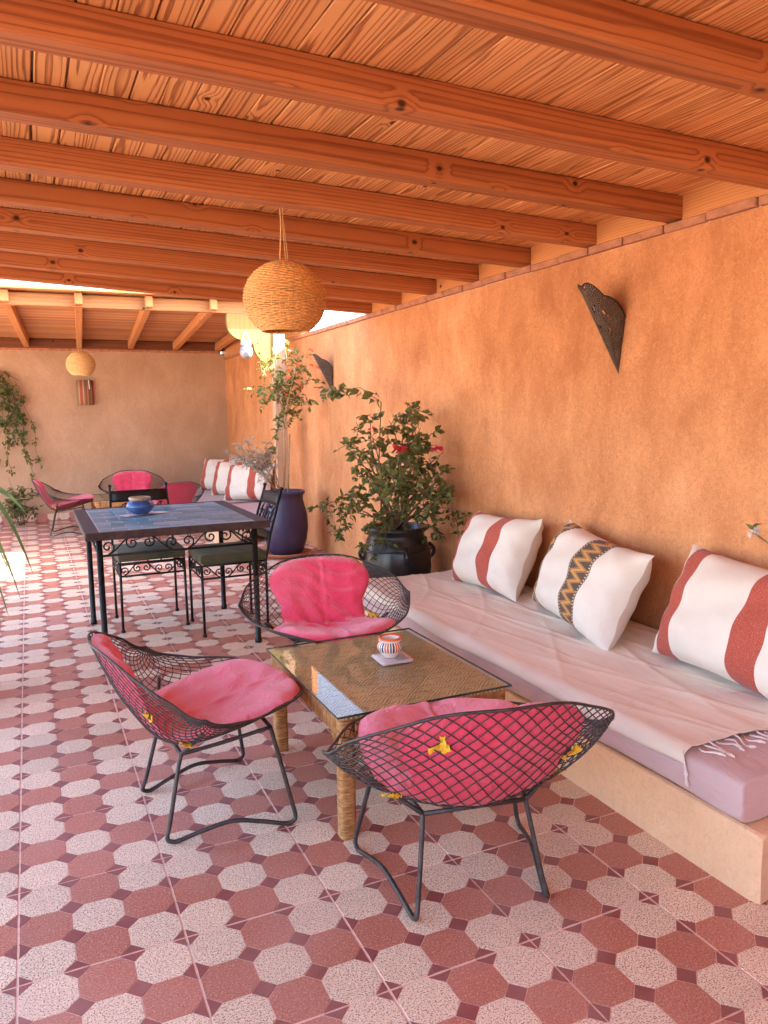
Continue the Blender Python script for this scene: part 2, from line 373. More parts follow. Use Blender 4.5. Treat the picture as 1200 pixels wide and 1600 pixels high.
def brass_mat():
    t = NT('pierced dark brass'); t.coord(); uv = t.coord('UV')
    v = t.n('TexVoronoi', 0, {'feature': 'F1'}, Vector=uv, Scale=46., Randomness=.25)
    u_, v_, _ = t.sep(uv); 
    n = t.noise(uv, 9., 3, .6)
    big = t.n('TexVoronoi', 0, {'feature': 'F1'}, Vector=uv, Scale=4.2, Randomness=.35)
    arc = t.m('SINE', t.m('MULTIPLY', big, 95.))
    c = t.ramp(t.m('ADD', t.m('MULTIPLY', t.mr(arc, -1, 1), .5), t.m('MULTIPLY', t.mr(v, 0., .6), .5)), [(.25, (.30, .19, .115)), (.5, (.09, .055, .035)), (.85, (.028, .017, .012))])
    big2 = t.n('TexVoronoi', 0, {'feature': 'F1'}, Vector=uv, Scale=19., Randomness=.5)
    hole = t.m('MULTIPLY', t.mr(big, .34, .27, 0, 1), t.mr(big2, .42, .34, 0, 1))
    t.bump(t.m('ADD', arc, t.m('MULTIPLY', v, -1.)), .5, .003)
    t.fin(c, .55, .35); t.set(t.b.inputs['Alpha'], t.m('SUBTRACT', 1., hole)); return t.mat
M['brass'] = brass_mat()
M['bluetile'] = None
def bluetile():
    t = NT('blue glazed tile'); o = t.coord(); r = t.rnd(); n = t.noise(t.vm('ADD', o, t.com(t.m('MULTIPLY', r, 9.), r, 0.)), 22., 4, .6)
    c = t.ramp(t.m('ADD', t.m('MULTIPLY', n, .5), t.m('MULTIPLY', r, .5)), [(.25, (.07, .19, .27)), (.5, (.14, .28, .36)), (.75, (.25, .38, .44))])
    t.bump(t.noise(o, 30., 2, .5), .1, .002)
    return t.fin(c, .3, Specular_IOR_Level=.3)
M['bluetile'] = bluetile()
M['tgrout'] = plain('table grout', (.62, .62, .60), .8)
M['ttrim'] = plain('dark wooden table trim', (.065, .036, .030), .6, 0, .35, 30, .3, 90, Specular_IOR_Level=.2)
M['bluepot'] = plain('blue glaze', (.035, .085, .26), .2, 0, .35, 12)
M['tan'] = plain('tan clay rim', (.36, .25, .15), .5, 0, .3, 30)
M['paper'] = plain('folded paper', (.66, .54, .52), .8, 0, .12, 25)
M['paperb'] = plain('printed grey block', (.36, .36, .42), .8, 0, .3, 60)
M['seatgreen'] = cloth('worn green seat pad', (.045, .075, .04), 8., .4, 500., (.13, .09, .05), (1, 1, 1), .3)
def cushion_mat(kind):
    t = NT('striped cushion '+kind); uv = t.coord('UV'); u, v, _ = t.sep(uv); o = t.coord()
    n = t.noise(o, 700., 2, .5); n1 = t.noise(o, 6., 3, .5, .5)
    cream = t.ramp(t.noise(o, 4., 3), [(.35, (.76, .66, .55)), (.65, (.82, .72, .61))])
    def band(a, b): return t.m('MULTIPLY', t.m('GREATER_THAN', u, a), t.m('LESS_THAN', u, b))
    if kind == 'red':
        f = t.m('ADD', band(.07, .21), band(.60, .76), clamp=True)
        red = t.mix(t.mr(t.noise(o, 420., 2, .6), .5, .68), (.40, .055, .035), (.62, .20, .13))
        c = t.mix(f, cream, red)
    else:
        f = t.m('ADD', band(.07, .20), band(.54, .74), clamp=True)
        ul = t.m('ADD', t.m('MULTIPLY', band(.07, .20), t.mr(u, .07, .20)), t.m('MULTIPLY', band(.54, .74), t.mr(u, .54, .74)))
        zz = t.m('PINGPONG', t.m('MULTIPLY', v, 9.), .5)
        dz = t.m('ABSOLUTE', t.m('SUBTRACT', t.m('SUBTRACT', ul, .25), zz))
        wv = t.n('TexChecker', 1, Vector=t.scale(uv, (1.5, 1., 1.)), Scale=90.)
        c2 = t.mix(t.m('MULTIPLY', wv, .55), (.045, .03, .022), (.24, .16, .10))
        c2 = t.mix(t.m('LESS_THAN', dz, .11), c2, (.62, .30, .07))
        c2 = t.mix(t.m('MULTIPLY', t.m('LESS_THAN', dz, .22), t.m('GREATER_THAN', dz, .15)), c2, (.50, .22, .10))
        ed = t.m('GREATER_THAN', t.m('ABSOLUTE', t.m('SUBTRACT', ul, .5)), .40)
        c2 = t.mix(ed, c2, t.mix(t.n('TexChecker', 1, Vector=t.scale(uv, (1., 1., 1.)), Scale=64.), (.05, .035, .03), (.55, .40, .26)))
        c = t.mix(f, cream, c2)
    c = t.mix(t.mr(n, .4, .7, 0, .15), c, (.5, .35, .26))
    t.bump(t.m('ADD', n1, t.m('MULTIPLY', n, .05)), .4, .02)
    return t.fin(c, .9, Specular_IOR_Level=.12, Sheen_Weight=.1)
M['cred'] = cushion_mat('red'); M['czig'] = cushion_mat('zigzag')
def stripe_shade():
    t = NT('striped lampshade cloth'); uv = t.coord('UV'); u, v, _ = t.sep(uv)
    c = t.ramp(t.m('FRACT', t.m('MULTIPLY', u, 2.)), [(0, (.30, .07, .035)), (.12, (.42, .20, .10)), (.2, (.20, .11, .055)), (.34, (.22, .17, .09)), (.45, (.42, .24, .12)), (.55, (.32, .06, .03)), (.72, (.34, .075, .04)), (.8, (.46, .29, .16)), (.88, (.22, .14, .08))], 'CONSTANT')
    return t.fin(c, .9)
M['stripes'] = stripe_shade()
def ash_mat():
    t = NT('painted ashtray glaze'); uv = t.coord('UV'); u, v, _ = t.sep(uv)
    c = t.ramp(t.m('FRACT', t.m('MULTIPLY', u, 7.)), [(0, (.04, .05, .09)), (.16, (.85, .74, .66)), (.26, (.72, .20, .06)), (.42, (.85, .74, .66)), (.5, (.68, .12, .06)), (.66, (.85, .74, .66)), (.76, (.06, .16, .12)), (.9, (.85, .74, .66))], 'CONSTANT')
    inb = t.m('MULTIPLY', t.m('GREATER_THAN', v, .34), t.m('LESS_THAN', v, .60))
    c = t.mix(inb, (.84, .73, .65), c)
    c = t.mix(t.m('MULTIPLY', t.m('GREATER_THAN', v, .66), t.m('LESS_THAN', v, .78)), c, (.72, .14, .05))
    ring = t.m('MULTIPLY', t.m('GREATER_THAN', v, .80), t.m('GREATER_THAN', t.m('SINE', t.m('MULTIPLY', u, 180.)), .3))
    c = t.mix(t.m('MULTIPLY', ring, .5), c, (.25, .16, .14))
    return t.fin(c, .15)
M['ash'] = ash_mat()

# ------------------------------------------------------------------ setting
XW = 2.68; YB = 8.97
struct(MB().box((-900, -900, -.30), (900, 900, -.12)).build('ground', M['sand']))
floor = struct(MB().box((-6.5, -6., -.118), (XW+.25, YB+.25, -.004)).build('floor', M['slab']))
def tile_into(mb, x0, y0):
    T = .4; j = .0022; c = (T-2*j)/3; k = .245*c; g = .0017; zt = 0.; zb = -.0012
    mb.box((x0+j, y0+j, -.0039), (x0+T-j, y0+T-j, zb), 3)
    def poly(P, mi):
        cx = sum(p[0] for p in P)/len(P); cy = sum(p[1] for p in P)/len(P); n = len(P)
        Q = []
        for p in P:
            dx, dy = p[0]-cx, p[1]-cy; L = math.hypot(dx, dy); s_ = (L-g)/L; Q.append((cx+dx*s_, cy+dy*s_))
        V = [(p[0], p[1], zt) for p in Q] + [(cx+(p[0]-cx)*1.006, cy+(p[1]-cy)*1.006, zb) for p in Q]
        mb.add(V, [tuple(range(n))]+[(i, i+n, (i+1) % n+n, (i+1) % n)[::-1] for i in range(n)], mi)
    ox, oy = x0+j, y0+j
    for r_ in range(3):
        for q in range(3):
            a, b = ox+q*c, oy+r_*c; d, e = a+c, b+c
            poly([(a+k, b), (d-k, b), (d, b+k), (d, e-k), (d-k, e), (a+k, e), (a, e-k), (a, b+k)], 0 if (r_+q) % 2 == 0 else 1)
    for r_ in range(4):
        for q in range(4):
            px, py = ox+q*c, oy+r_*c; P = [(px+k, py), (px, py+k), (px-k, py), (px, py-k)]
            lo, hi = ox, ox+3*c; lo2, hi2 = oy, oy+3*c
            P = [(min(max(p[0], lo), hi), min(max(p[1], lo2), hi2)) for p in P]
            if (q in (0, 3)) or (r_ in (0, 3)):
                U = []
                for p in P:
                    if p not in U: U.append(p)
                if (q in (0, 3)) and (r_ in (0, 3)): U = [p for p in U]
                P = U
            if len(P) >= 3: poly(P, 2)
TM = [M['t_white'], M['t_red'], M['t_dark'], M['grout']]
tm_ = MB(); tile_into(tm_, 0, 0); tile_me = tm_.mesh('tile', TM)
cells = []
for i in range(-5, 7):
    for j in range(-8, 23):
        x, y = i*.4, j*.4
        if x+.4 > XW+.15 or y+.4 > YB+.25: continue
        if x > 1.8 and (-.35 < y < 2.0 or y > 5.8): continue
        cx, cy = x+.2-CAM.x, y+.2-CAM.y; dp = cx*fw.x+cy*fw.y; lat = cx*rt.x+cy*rt.y
        ins = dp > .8 and abs(lat) < dp*.52+.35
        cells.append((0 if ins else 1, dp if ins else abs(dp)+abs(lat), x, y))
cells.sort()
for q, (a, d, x, y) in enumerate(cells[:300]):
    o = link('tile', tile_me, floor, (x+random.uniform(-.0005, .0005), y+random.uniform(-.0005, .0005), random.uniform(-.0006, .0004)), (0, 0, random.choice((0, pi/2, pi, 1.5*pi)) if False else 0))
mb = MB()
for a, d, x, y in cells[300:]: tile_into(mb, x, y)
o = mb.build('tile_field', TM, floor); o['kind'] = 'stuff'
mb = MB().box((-2.1, -3.3, -.0042), (XW, YB, -.0016)); mb.build('grout_bed', M['grout'], floor)

def wall_mesh(x0, y0, x1, y1, z1, face, n=60, seed=1):   # gently uneven plastered wall
    mb = MB(); mb.box((x0, y0, -.05), (x1, y1, z1)); return mb
rw = thing('plastered_wall', 'long orange plastered wall behind the bench', 'wall')
def uneven_wall(parent, axis, length, start, pos, depth, z1, mat):
    mb = MB(); nu, nv = int(length/.12), 22; rr = random.Random(5)
    def hh(u, v): return .006*sin(u*2.1+v*1.3)+.004*sin(u*5.3-v*4.1+1)+.003*sin(u*11+v*7)
    if axis == 'y':
        mb.grid(lambda u, v: (pos-hh(u*length, v*z1)*(0 if v in (0, 1) else 1), start+length*u, -.06+(z1+.06)*v), nu, nv)
        mb.f = [f[::-1] for f in mb.f]
        mb.box((pos+.012, start, -.06), (pos+depth, start+length, z1-.001))
    else:
        mb.grid(lambda u, v: (start+length*u, pos-hh(u*length, v*z1)*(0 if v in (0, 1) else 1), -.06+(z1+.06)*v), nu, nv)
        mb.box((start, pos+.012, -.06), (start+length, pos+depth, z1-.001))
    return mb.build('plaster', mat, parent)
uneven_wall(rw, 'y', 14.2, -5., XW, .2, 2.10, M['wall'])
bme = [MB().box((-.018, 0, 0), (.2, l, .036), 0, .004).mesh('brick', M['brick']) for l in (.235, .228, .242)]
y = -1.2; k = 0
while y < 9.0:
    link('brick', bme[k % 3], rw, (XW+random.uniform(-.004, .004), y, 2.102+random.uniform(-.002, .002)), (0, 0, random.uniform(-.006, .006))); y += (.242, .235, .249)[k % 3]; k += 1
MB().box((XW+.006, -5., 2.099), (XW+.19, 9.1, 2.134)).build('mortar_bed', M['grout'], rw)
bw = thing('plastered_wall', 'smooth brown plastered back wall at the far end of the terrace', 'wall')
uneven_wall(bw, 'x', 8.035, -5.34, YB, .2, 2.185, M['bwall'])
bme2 = [MB().box((0, -.015, 0), (l, .2, .034), 0, .004).mesh('brick', M['brick']) for l in (.235, .228, .242)]
x = -1.; k = 0
while x < 2.5:
    link('brick', bme2[k % 3], bw, (x, YB+random.uniform(-.004, .004), 2.187)); x += (.242, .235, .249)[k % 3]; k += 1
MB().box((-5.3, YB+.006, 2.184), (2.6, YB+.19, 2.218)).build('mortar_bed', M['grout'], bw)
added_wall = thing('plastered_wall', 'unseen plastered wall added behind the viewer to block light', 'wall')  # unseen wall added to hold back light from behind the camera
uneven_wall(added_wall, 'x', 8., -5.34, -5.2, .2, 1.35, M['wall'])
def skirt_mesh():
    mb = MB(); c = .1325; h = .10; k = .03; mb.box((0, -.008, 0), (.3975, 0, h), 1)
    for q in range(3):
        a, d = q*c+.001, (q+1)*c-.001
        mb.prism([(a+k, .012), (d-k, .012), (d, .012+k), (d, h-.002), (a, h-.002), (a, .012+k)], -.0095, -.004, 0 if q % 2 == 0 else 1)
        mb.prism([(a-k*.8 if q else a, .012), (a, .012-.010), (a+k*.8, .012), (a, .012+k*.8)], -.0092, -.004, 2)
    return mb.mesh('skirting_tile', TM)
skm = skirt_mesh()
for q in range(10): link('skirting_tile', skm, bw, (-1.2+.4*q, YB-.006, .002))

# ------------------------------------------------------------------ near pergola
pg = thing('timber_pergola', 'near pine pergola with stained beams over the lounge area', 'pergola')
SL = .029; XL = -1.05
TW = .0060   # the roof rises slightly with distance on its open side
def zc(x, y=.7): return 2.309-(x-.1)*(SL+TW*(y-.7))+.0155*(y-.7)
ang = math.atan(SL)
PL = 8.58; Y0 = -4.6
pw = .0885; n = int((XW+.18-XL)/pw)
pme = [MB().box((-pw/2+g, 0, 0), (pw/2-g, PL, .022), 0, .003).mesh('plank', M['plank']) for g in (.0012, .0016, .0024)]
for i in range(n):
    x = XL+pw*(i+.5); link('plank', pme[i % 3], pg, (x, Y0, zc(x, Y0)+.002+random.uniform(0, .002)), (math.atan(.0155-TW*(x-.1)), ang, random.uniform(-.0004, .0004)))
mb = MB()
for dz in (.0275, .042):
    mb.grid(lambda u, v: (XL-.05+(XW+.25-XL)*u, Y0-.02+(3.995-Y0)*v, zc(XL-.05+(XW+.25-XL)*u, Y0-.02+(3.995-Y0)*v)+dz), 24, 36)
mb.build('leak_sheet', M['slab'], pg)  # sheet added over the planks to stop light leaking through their gaps
MB().box((XW+.125, Y0, 2.10), (XW+.145, 3.96, 2.24)).build('leak_board', M['blk'], pg)  # unseen board added to block sky leaks at the beam ends
bl = XW+.02-XL
bm_ = MB().box((0, -.0425, -.092), (bl, .0425, 0), 0, .004).mesh('beam', M['beam'])
BY = [.14+.54*k for k in range(-8, 8)]
for y in BY:
    link('beam', bm_, pg, (XL, y+random.uniform(-.006, .006), zc(XL, y)+random.uniform(-.002, .001)), (0, math.atan(SL+TW*(y-.7)), random.uniform(-.003, .003)))
bkm = MB().box((-.012, .002, 0), (.1, .54-.087, .105), 0, .002).mesh('blocking', M['blk'])
for y in BY[:-1]: link('blocking', bkm, pg, (XW+.012, y+.0425, 2.139))
o = MB().box((XL+.05, 0, -.22), (XL+.15, 8.55, -.097), 0, .004).build('header', M['rafter'], pg, (0, Y0, zc(XL, Y0))); o.rotation_euler = (math.atan(.0155-TW*(XL-.1)), 0, 0)
for y in (-4.2, -.9, 3.8): MB().box((XL+.04, y-.06, -.003), (XL+.16, y+.06, zc(XL, y)-.222), 0, .005).build('post', M['corbel'], pg)

# ------------------------------------------------------------------ far pergola
fp = thing('timber_pergola', 'far pergola with slanting rafters above the back wall', 'pergola')
YH = 5.65
MB().box((-1.6, YH, 2.322), (2.66, YH+.07, 2.432), 0, .004).build('header', M['fbeam'], fp)
RX = [(-1.18, -1.05), (-.59, -.44), (.006, .17), (.60, .785), (1.205, 1.42), (1.80, 2.0), (2.38, 2.57)]
for a, b in RX:
    L = math.hypot(b-a, 3.3); yaw = math.atan2(-(b-a), 3.3); pt = math.atan2(-.115, 3.3)
    o = MB().box((-.033, -.075, 0), (.033, L-.02, .10), 0, .004).build('rafter', M['rafter'], fp, (a, YH, 2.338))
    o.rotation_euler = (pt, 0, yaw)
mb = MB(); N = 40
for i in range(N):
    y0 = YH-.12+3.55*i/N; y1 = YH-.12+3.55*(i+1)/N-.004
    z0 = 2.444-.105/3.3*(y0-YH); z1 = 2.444-.105/3.3*(y1-YH)
    mb.add([(-1.7, y0, z0), (2.7, y0, z0), (2.7, y1, z1), (-1.7, y1, z1), (-1.7, y0, z0+.02), (2.7, y0, z0+.02), (2.7, y1, z1+.02), (-1.7, y1, z1+.02)],
           [(3,2,1,0),(4,5,6,7),(0,1,5,4),(1,2,6,5),(2,3,7,6),(3,0,4,7)])
t = NT('far deck boards'); oo = t.coord(); x_, y_, z_ = t.sep(oo)
k_ = t.m('FLOOR', t.m('DIVIDE', t.m('SUBTRACT', y_, YH-.12), 3.55/N)); wn_ = t.t.nodes.new('ShaderNodeTexWhiteNoise'); wn_.noise_dimensions = '1D'; t.set(wn_.inputs['W'], k_)
fr_ = t.m('FRACT', t.m('DIVIDE', t.m('SUBTRACT', y_, YH-.12), 3.55/N))
g_ = t.noise(t.com(t.m('MULTIPLY', x_, 2.), t.m('MULTIPLY', y_, 160.), k_), 1., 3, .6)
c_ = t.ramp(t.m('ADD', t.m('MULTIPLY', wn_.outputs[0], .5), t.m('MULTIPLY', g_, .5)), [(.2, (.34, .135, .05)), (.5, (.52, .235, .09)), (.8, (.66, .33, .14))])
M['deck'] = t.fin(t.mix(t.mr(fr_, .90, .96), c_, (.12, .04, .015)), .6)
o = mb.build('plank_deck', M['deck'], fp); o['kind'] = 'stuff'
MB().box((-1.6, YB-.03, 2.222), (2.673, YB+.09, 2.335), 0, .003).build('wall_plate', M['plate'], fp)
MB().box((-1.7, YH-.14, 2.446), (2.7, YH-.1215, 2.466), 0, .002).build('fascia', M['fbeam'], fp)
MB().box((2.385, YH-.01, -.003), (2.505, YH+.08, 2.323), 0, .006).build('post', M['post'], fp)
mb = MB(); mb.prism([(5.60, 2.141), (YB+.18, 2.141), (YB+.18, 2.343), (5.60, 2.455)], 2.675, 2.74)
mb.v = [(z_, x_, y_) for x_, z_, y_ in [(v[0], v[1], v[2]) for v in mb.v]] if False else [(v[1], v[0], v[2]) for v in mb.v]; mb.f = [f[::-1] for f in mb.f]
mb.build('sun_block_board', M['rafter'], fp)  # board added over the wall top to block a sun shaft
def corbel_poly():
    P = [(1.935, 2.323), (1.93, 2.25)]
    for i in range(9):
        a = pi+pi/2*i/8; P.append((2.10+.165*cos(a), 2.215+.145*sin(a)))
    P += [(2.14, 2.068), (2.165, 2.055)]
    for i in range(9):
        a = pi+pi/2*i/8; P.append((2.385+.205*cos(a)*.95, 2.03+.19*sin(a)))
    P += [(2.385, 1.83), (2.385, 2.323)]
    return P
MB().prism(corbel_poly(), YH+.005, YH+.055).build('corbel', M['corbel'], fp)

# ------------------------------------------------------------------ benches
def bench(y0, y1, label):
    b = thing('masonry_bench', label, 'bench', (0, 0, 0), 0, 'low plastered benches along the wall')
    mb = MB(); nx = 14
    def prof(v):   # rounded upper front edge
        return [(1.838, -.003), (1.838, .10), (1.838, .186), (1.842, .196), (1.852, .2005), (2.2, .2005), (XW-.003, .2005)][v]
    ys = [y0, y0+.012, y0+.03] + [y0+.03+(y1-y0-.06)*i/nx for i in range(1, nx)] + [y1-.03, y1-.012, y1]
    V = []
    for k, yy in enumerate(ys):
        ins = {0: .012, 1: .004, len(ys)-1: .012, len(ys)-2: .004}.get(k, 0)
        for v in range(7):
            x, z = prof(v); V.append((x+(ins if v < 5 else 0)+.002*sin(yy*7+z*20), yy, z-(ins*.6 if v > 2 else 0)))
    F = [(i*7+j, i*7+j+1, (i+1)*7+j+1, (i+1)*7+j) for i in range(len(ys)-1) for j in range(6)]
    F += [tuple(range(7))[::-1], tuple((len(ys)-1)*7+j for j in range(7))]
    mb.add(V, [f for f in F]); mb.build('plinth', M['base'], b)
    return b
b1 = bench(-.555, 2.42, 'near low plastered bench base under the lilac mattress')
MB().box((2.10, -.50, .199), (2.2, -.43, .2035), 0, .001).build('inset_tile', M['t_dark'], b1)
bench(5.95, YB-.012, 'far low plastered bench base running to the back wall')

def softbox(x0, x1, y0, y1, z0, z1, e, nx, ny, fz, seed=0, cutn=0):
    """closed soft slab: superelliptic rounding; fz(x,y,top)->dz"""
    mb = MB(); rr = random.Random(seed); cx, cy = (x0+x1)/2, (y0+y1)/2; hx, hy = (x1-x0)/2, (y1-y0)/2; hz = (z1-z0)/2; cz = (z0+z1)/2
    def f(u, v):   # u around perimeter section (x-z), v along y
        a = 2*pi*u; c_, s_ = cos(a), sin(a); p = .22
        X = (abs(c_)**p)*(1 if c_ >= 0 else -1); Z = (abs(s_)**p)*(1 if s_ >= 0 else -1)
        t = 2*v-1; tt = math.copysign(1-(1-abs(t))**2, t) if abs(t) > .86 else t*(1-(.14)**2)/.86
        sh = 1.0 if abs(t) < .985 else .975
        yy = cy+hy*tt; xx = cx+hx*X*sh; zz = cz+hz*Z*(1 if abs(t) < .97 else (.86 if abs(t) < .999 else .8))
        return (xx, yy, zz+fz(xx, yy, Z))
    mb.grid(f, nx, ny, cu=True)
    n = nx; mb.add([], []); mb.f += [tuple(range(n))[::-1], tuple(ny*n+i for i in range(n))]; mb.m += [0, 0]; mb.sm += [True, True]
    return mb
def fzm(x, y, Z):
    s = .003*sin(y*3.1+x*4)+.002*sin(y*9+x*3)
    if Z < 0: return .3*s if x > 1.9 else s*.3-.006*max(0, sin(y*11))
    sag = .012*max(0, 1-((x-2.2)/.4)**2)
    return s-sag-.028*max(0, (1.0-abs(y-.2))*.25)
mt = softbox(1.828, XW-.012, -.50, 2.33, .2065, .342, .03, 56, 90, fzm, 1)
tag(mt.build('mattress', M['lilac']), 'lilac-pink mattress on the near bench under the cream throw', 'mattress', 'bench mattresses')
mt2 = softbox(1.84, XW-.012, 6.0, YB-.03, .2065, .335, .03, 48, 50, lambda x, y, Z: .004*sin(y*5+x*4) if Z > 0 else 0, 2)
tag(mt2.build('mattress', M['lilac']), 'pale pink mattress on the far bench by the back wall', 'mattress', 'bench mattresses')

# cream throw following the mattress top
th = thing('throw_blanket', 'cream cotton throw with knotted fringe spread over the near mattress', 'blanket')
def topz(x, y): return .342+fzm(x, y, 1)
def throw_pt(u, v):
    y = -.30+2.60*v + .035*sin(u*5)*(1-v) - .05*u*(1-v)
    s = u   # 0 front .. 1 wall
    x = 1.805+.85*s
    wr = .0016*sin(y*17+x*9+2*sin(y*3))*(.4+.6*sin(x*7+y)**2)+.0016*sin(x*23+y*4+3*sin(y*2.3))+.001*sin(x*41-y*9)
    for q_, (fa, fb, fp_) in enumerate(((13, 2.1, .3), (9, -3.4, 1.7), (17, 4.6, 2.9))):
        wr += .0055*(1-abs(sin(x*fa+y*fb+fp_+1.4*sin(y*1.7+q_)+.6*sin(x*5))))**6*(.35+.65*sin(y*1.9+x*2.3+q_*2)**2)
    if x < 1.852:
        d = (1.852-x)/.047; z = topz(1.87, y)+.008-(d**1.6)*.045-.008*sin(y*6+1)*d; x = 1.818-.006*(1-d) if d > .55 else x-.004
    else: z = topz(x, y)+.009+wr
    return (x, y, z)
mb = MB(); mb.grid(throw_pt, 110, 240); o = mb.build('cloth', M['throw'], th)
md = o.modifiers.new('thick', 'SOLIDIFY'); md.thickness = .003; md.offset = 1
for i in range(26):
    u = .01+.96*i/25; x, y, z = throw_pt(u, 0); rr = random.Random(i+3)
    L = rr.uniform(.06, .105); dx = rr.uniform(-.03, .03); P = []
    for k in range(8):
        t = k/7; yy = y-L*t; xx = x+dx*t*t+.008*sin(t*6+i); zz = topz(max(xx, 1.86), yy)+.006+.005*sin(t*5+i*2)
        if i < 2: xx = 1.817; yy = y-.02*t; zz = z-.075*t
        P.append((xx, yy, zz))
    rad = [.003]*5+[.0034, .0062, .003]
    MB().tube(P, rad, 5).build('tassel', M['fringe'], th)
for v0, nm in ((.115, 'band'), (.135, 'band'), (.165, 'band'), (.78, 'band'), (.80, 'band')):
    mb = MB(); mb.grid(lambda u, v: (lambda p: (p[0]-.0 , p[1], p[2]+.0036))(throw_pt(.02+.97*u, v0+.004*v)), 70, 2); mb.build('woven_band', M['fringe'], th)
mb = MB(); mb.grid(lambda u, v: (1.95+.70*u, 6.8+2.0*v, .343+.004*sin(v*19+u*3)), 10, 30)
tag(mb.build('throw_blanket', M['throwgrey']), 'grey throw lying flat on the far bench mattress', 'blanket')
for p in (o,): pass

# ------------------------------------------------------------------ cushions
def cushion(loc, w, h, d, lean, rz, roll, mat, label, seed):
    rr = random.Random(seed); mb = MB(); nu, nv = 36, 28; uv = []
    ph = [rr.uniform(0, 6) for _ in range(6)]
    def side(sg):
        def f(u, v):
            a, b = 2*u-1, 2*v-1
            pin = 1-.10*(1-a*a)*abs(b)**3; pin2 = 1-.09*(1-b*b)*abs(a)**3
            th_ = max(0, (1-abs(a)**3.2))**.6*max(0, (1-abs(b)**3.2))**.6
            wr = .007*sin(a*7+ph[0]+b*3)*th_+.006*sin(b*9+ph[1]-a*4)*th_+.010*(abs(a*b)**1.5)*sin((a*b)*16+ph[3])*th_**.5+.004*sin(a*19+b*13+ph[4])*th_*abs(a)
            cr = .010*(abs(a)**6+abs(b)**6)*sin(a*14+b*11+ph[2])
            return (a*w/2*pin2, sg*(-(d/2*th_+wr))+cr*.4, h/2+b*h/2*pin)
        return f
    mb.grid(side(1), nu, nv)
    n1 = len(mb.v); mb.grid(side(-1), nu, nv)
    nf = len(mb.f)//2; mb.f[nf:] = [f[::-1] for f in mb.f[nf:]]
    mb.uv = [(i/nu, j/nv) for j in range(nv+1) for i in range(nu+1)]*2
    o = mb.build('cushion', mat, None, loc)
    o.matrix_world = Matrix.Translation(loc) @ Matrix.Rotation(-pi/2+rz, 4, 'Z') @ Matrix.Rotation(-lean, 4, 'X') @ Matrix.Rotation(roll, 4, 'Y')
    return tag(o, label, 'cushion', 'cushions leaning on the orange wall')
ZC = .338
# local: width along x -> world -y direction, front (-y local) -> world -x
cushion((2.385, 1.75, ZC+.004), .72, .46, .27, R(24), R(-4), R(-3), M['cred'], 'cream cushion with two red stripes nearest the black pot', 1)
cushion((2.35, .94, ZC), .77, .47, .27, R(24), R(-10), R(4), M['czig'], 'cream cushion with black and gold zigzag bands', 2)
cushion((2.385, .07, ZC), .76, .48, .28, R(24), R(-2), R(2), M['cred'], 'cream cushion with broad red stripes at the near end of the bench', 3)
for k, (yy, lb) in enumerate([(6.85, 'nearest'), (7.55, 'middle'), (8.25, 'farthest')]):
    cushion((2.36, yy, .348), .66, .45, .24, R(20), R(38), R(-2), M['cred'], 'red-striped cream cushion on the far bench, %s of the three' % lb, 10+k)

# ------------------------------------------------------------------ wicker coffee tables
def ribbed(mb, p0, p1, rx, ry, turn=.0085, n=14, e=.55):
    """rope-wrapped bar from p0 to p1: rounded-square section with one ridge per turn"""
    p0, p1 = Vector(p0), Vector(p1); ax = (p1-p0); L = ax.length; ax.normalize()
    u = Vector((1, 0, 0)) if abs(ax.x) < .9 else Vector((0, 1, 0)); u = (u-ax*u.dot(ax)).normalized(); q = ax.cross(u)
    k = int(L/turn); V = []; rows = k*2+1; rr = random.Random(int(L*1e4))
    for i in range(rows):
        rad = 1.0 if i % 2 else .87; rad += rr.uniform(-.012, .012); c = p0+ax*(L*i/(rows-1))
        for j in range(n):
            a = 2*pi*j/n; c_, s_ = cos(a), sin(a)
            V.append(c+u*(math.copysign(abs(c_)**e, c_)*rx*rad)+q*(math.copysign(abs(s_)**e, s_)*ry*rad)+ax*(turn*.25*sin(a)))
    F = [(i*n+j, i*n+(j+1) % n, (i+1)*n+(j+1) % n, (i+1)*n+j) for i in range(rows-1) for j in range(n)]
    F += [tuple(range(n))[::-1], tuple((rows-1)*n+j for j in range(n))]
    mb.add(V, F, 0, True)
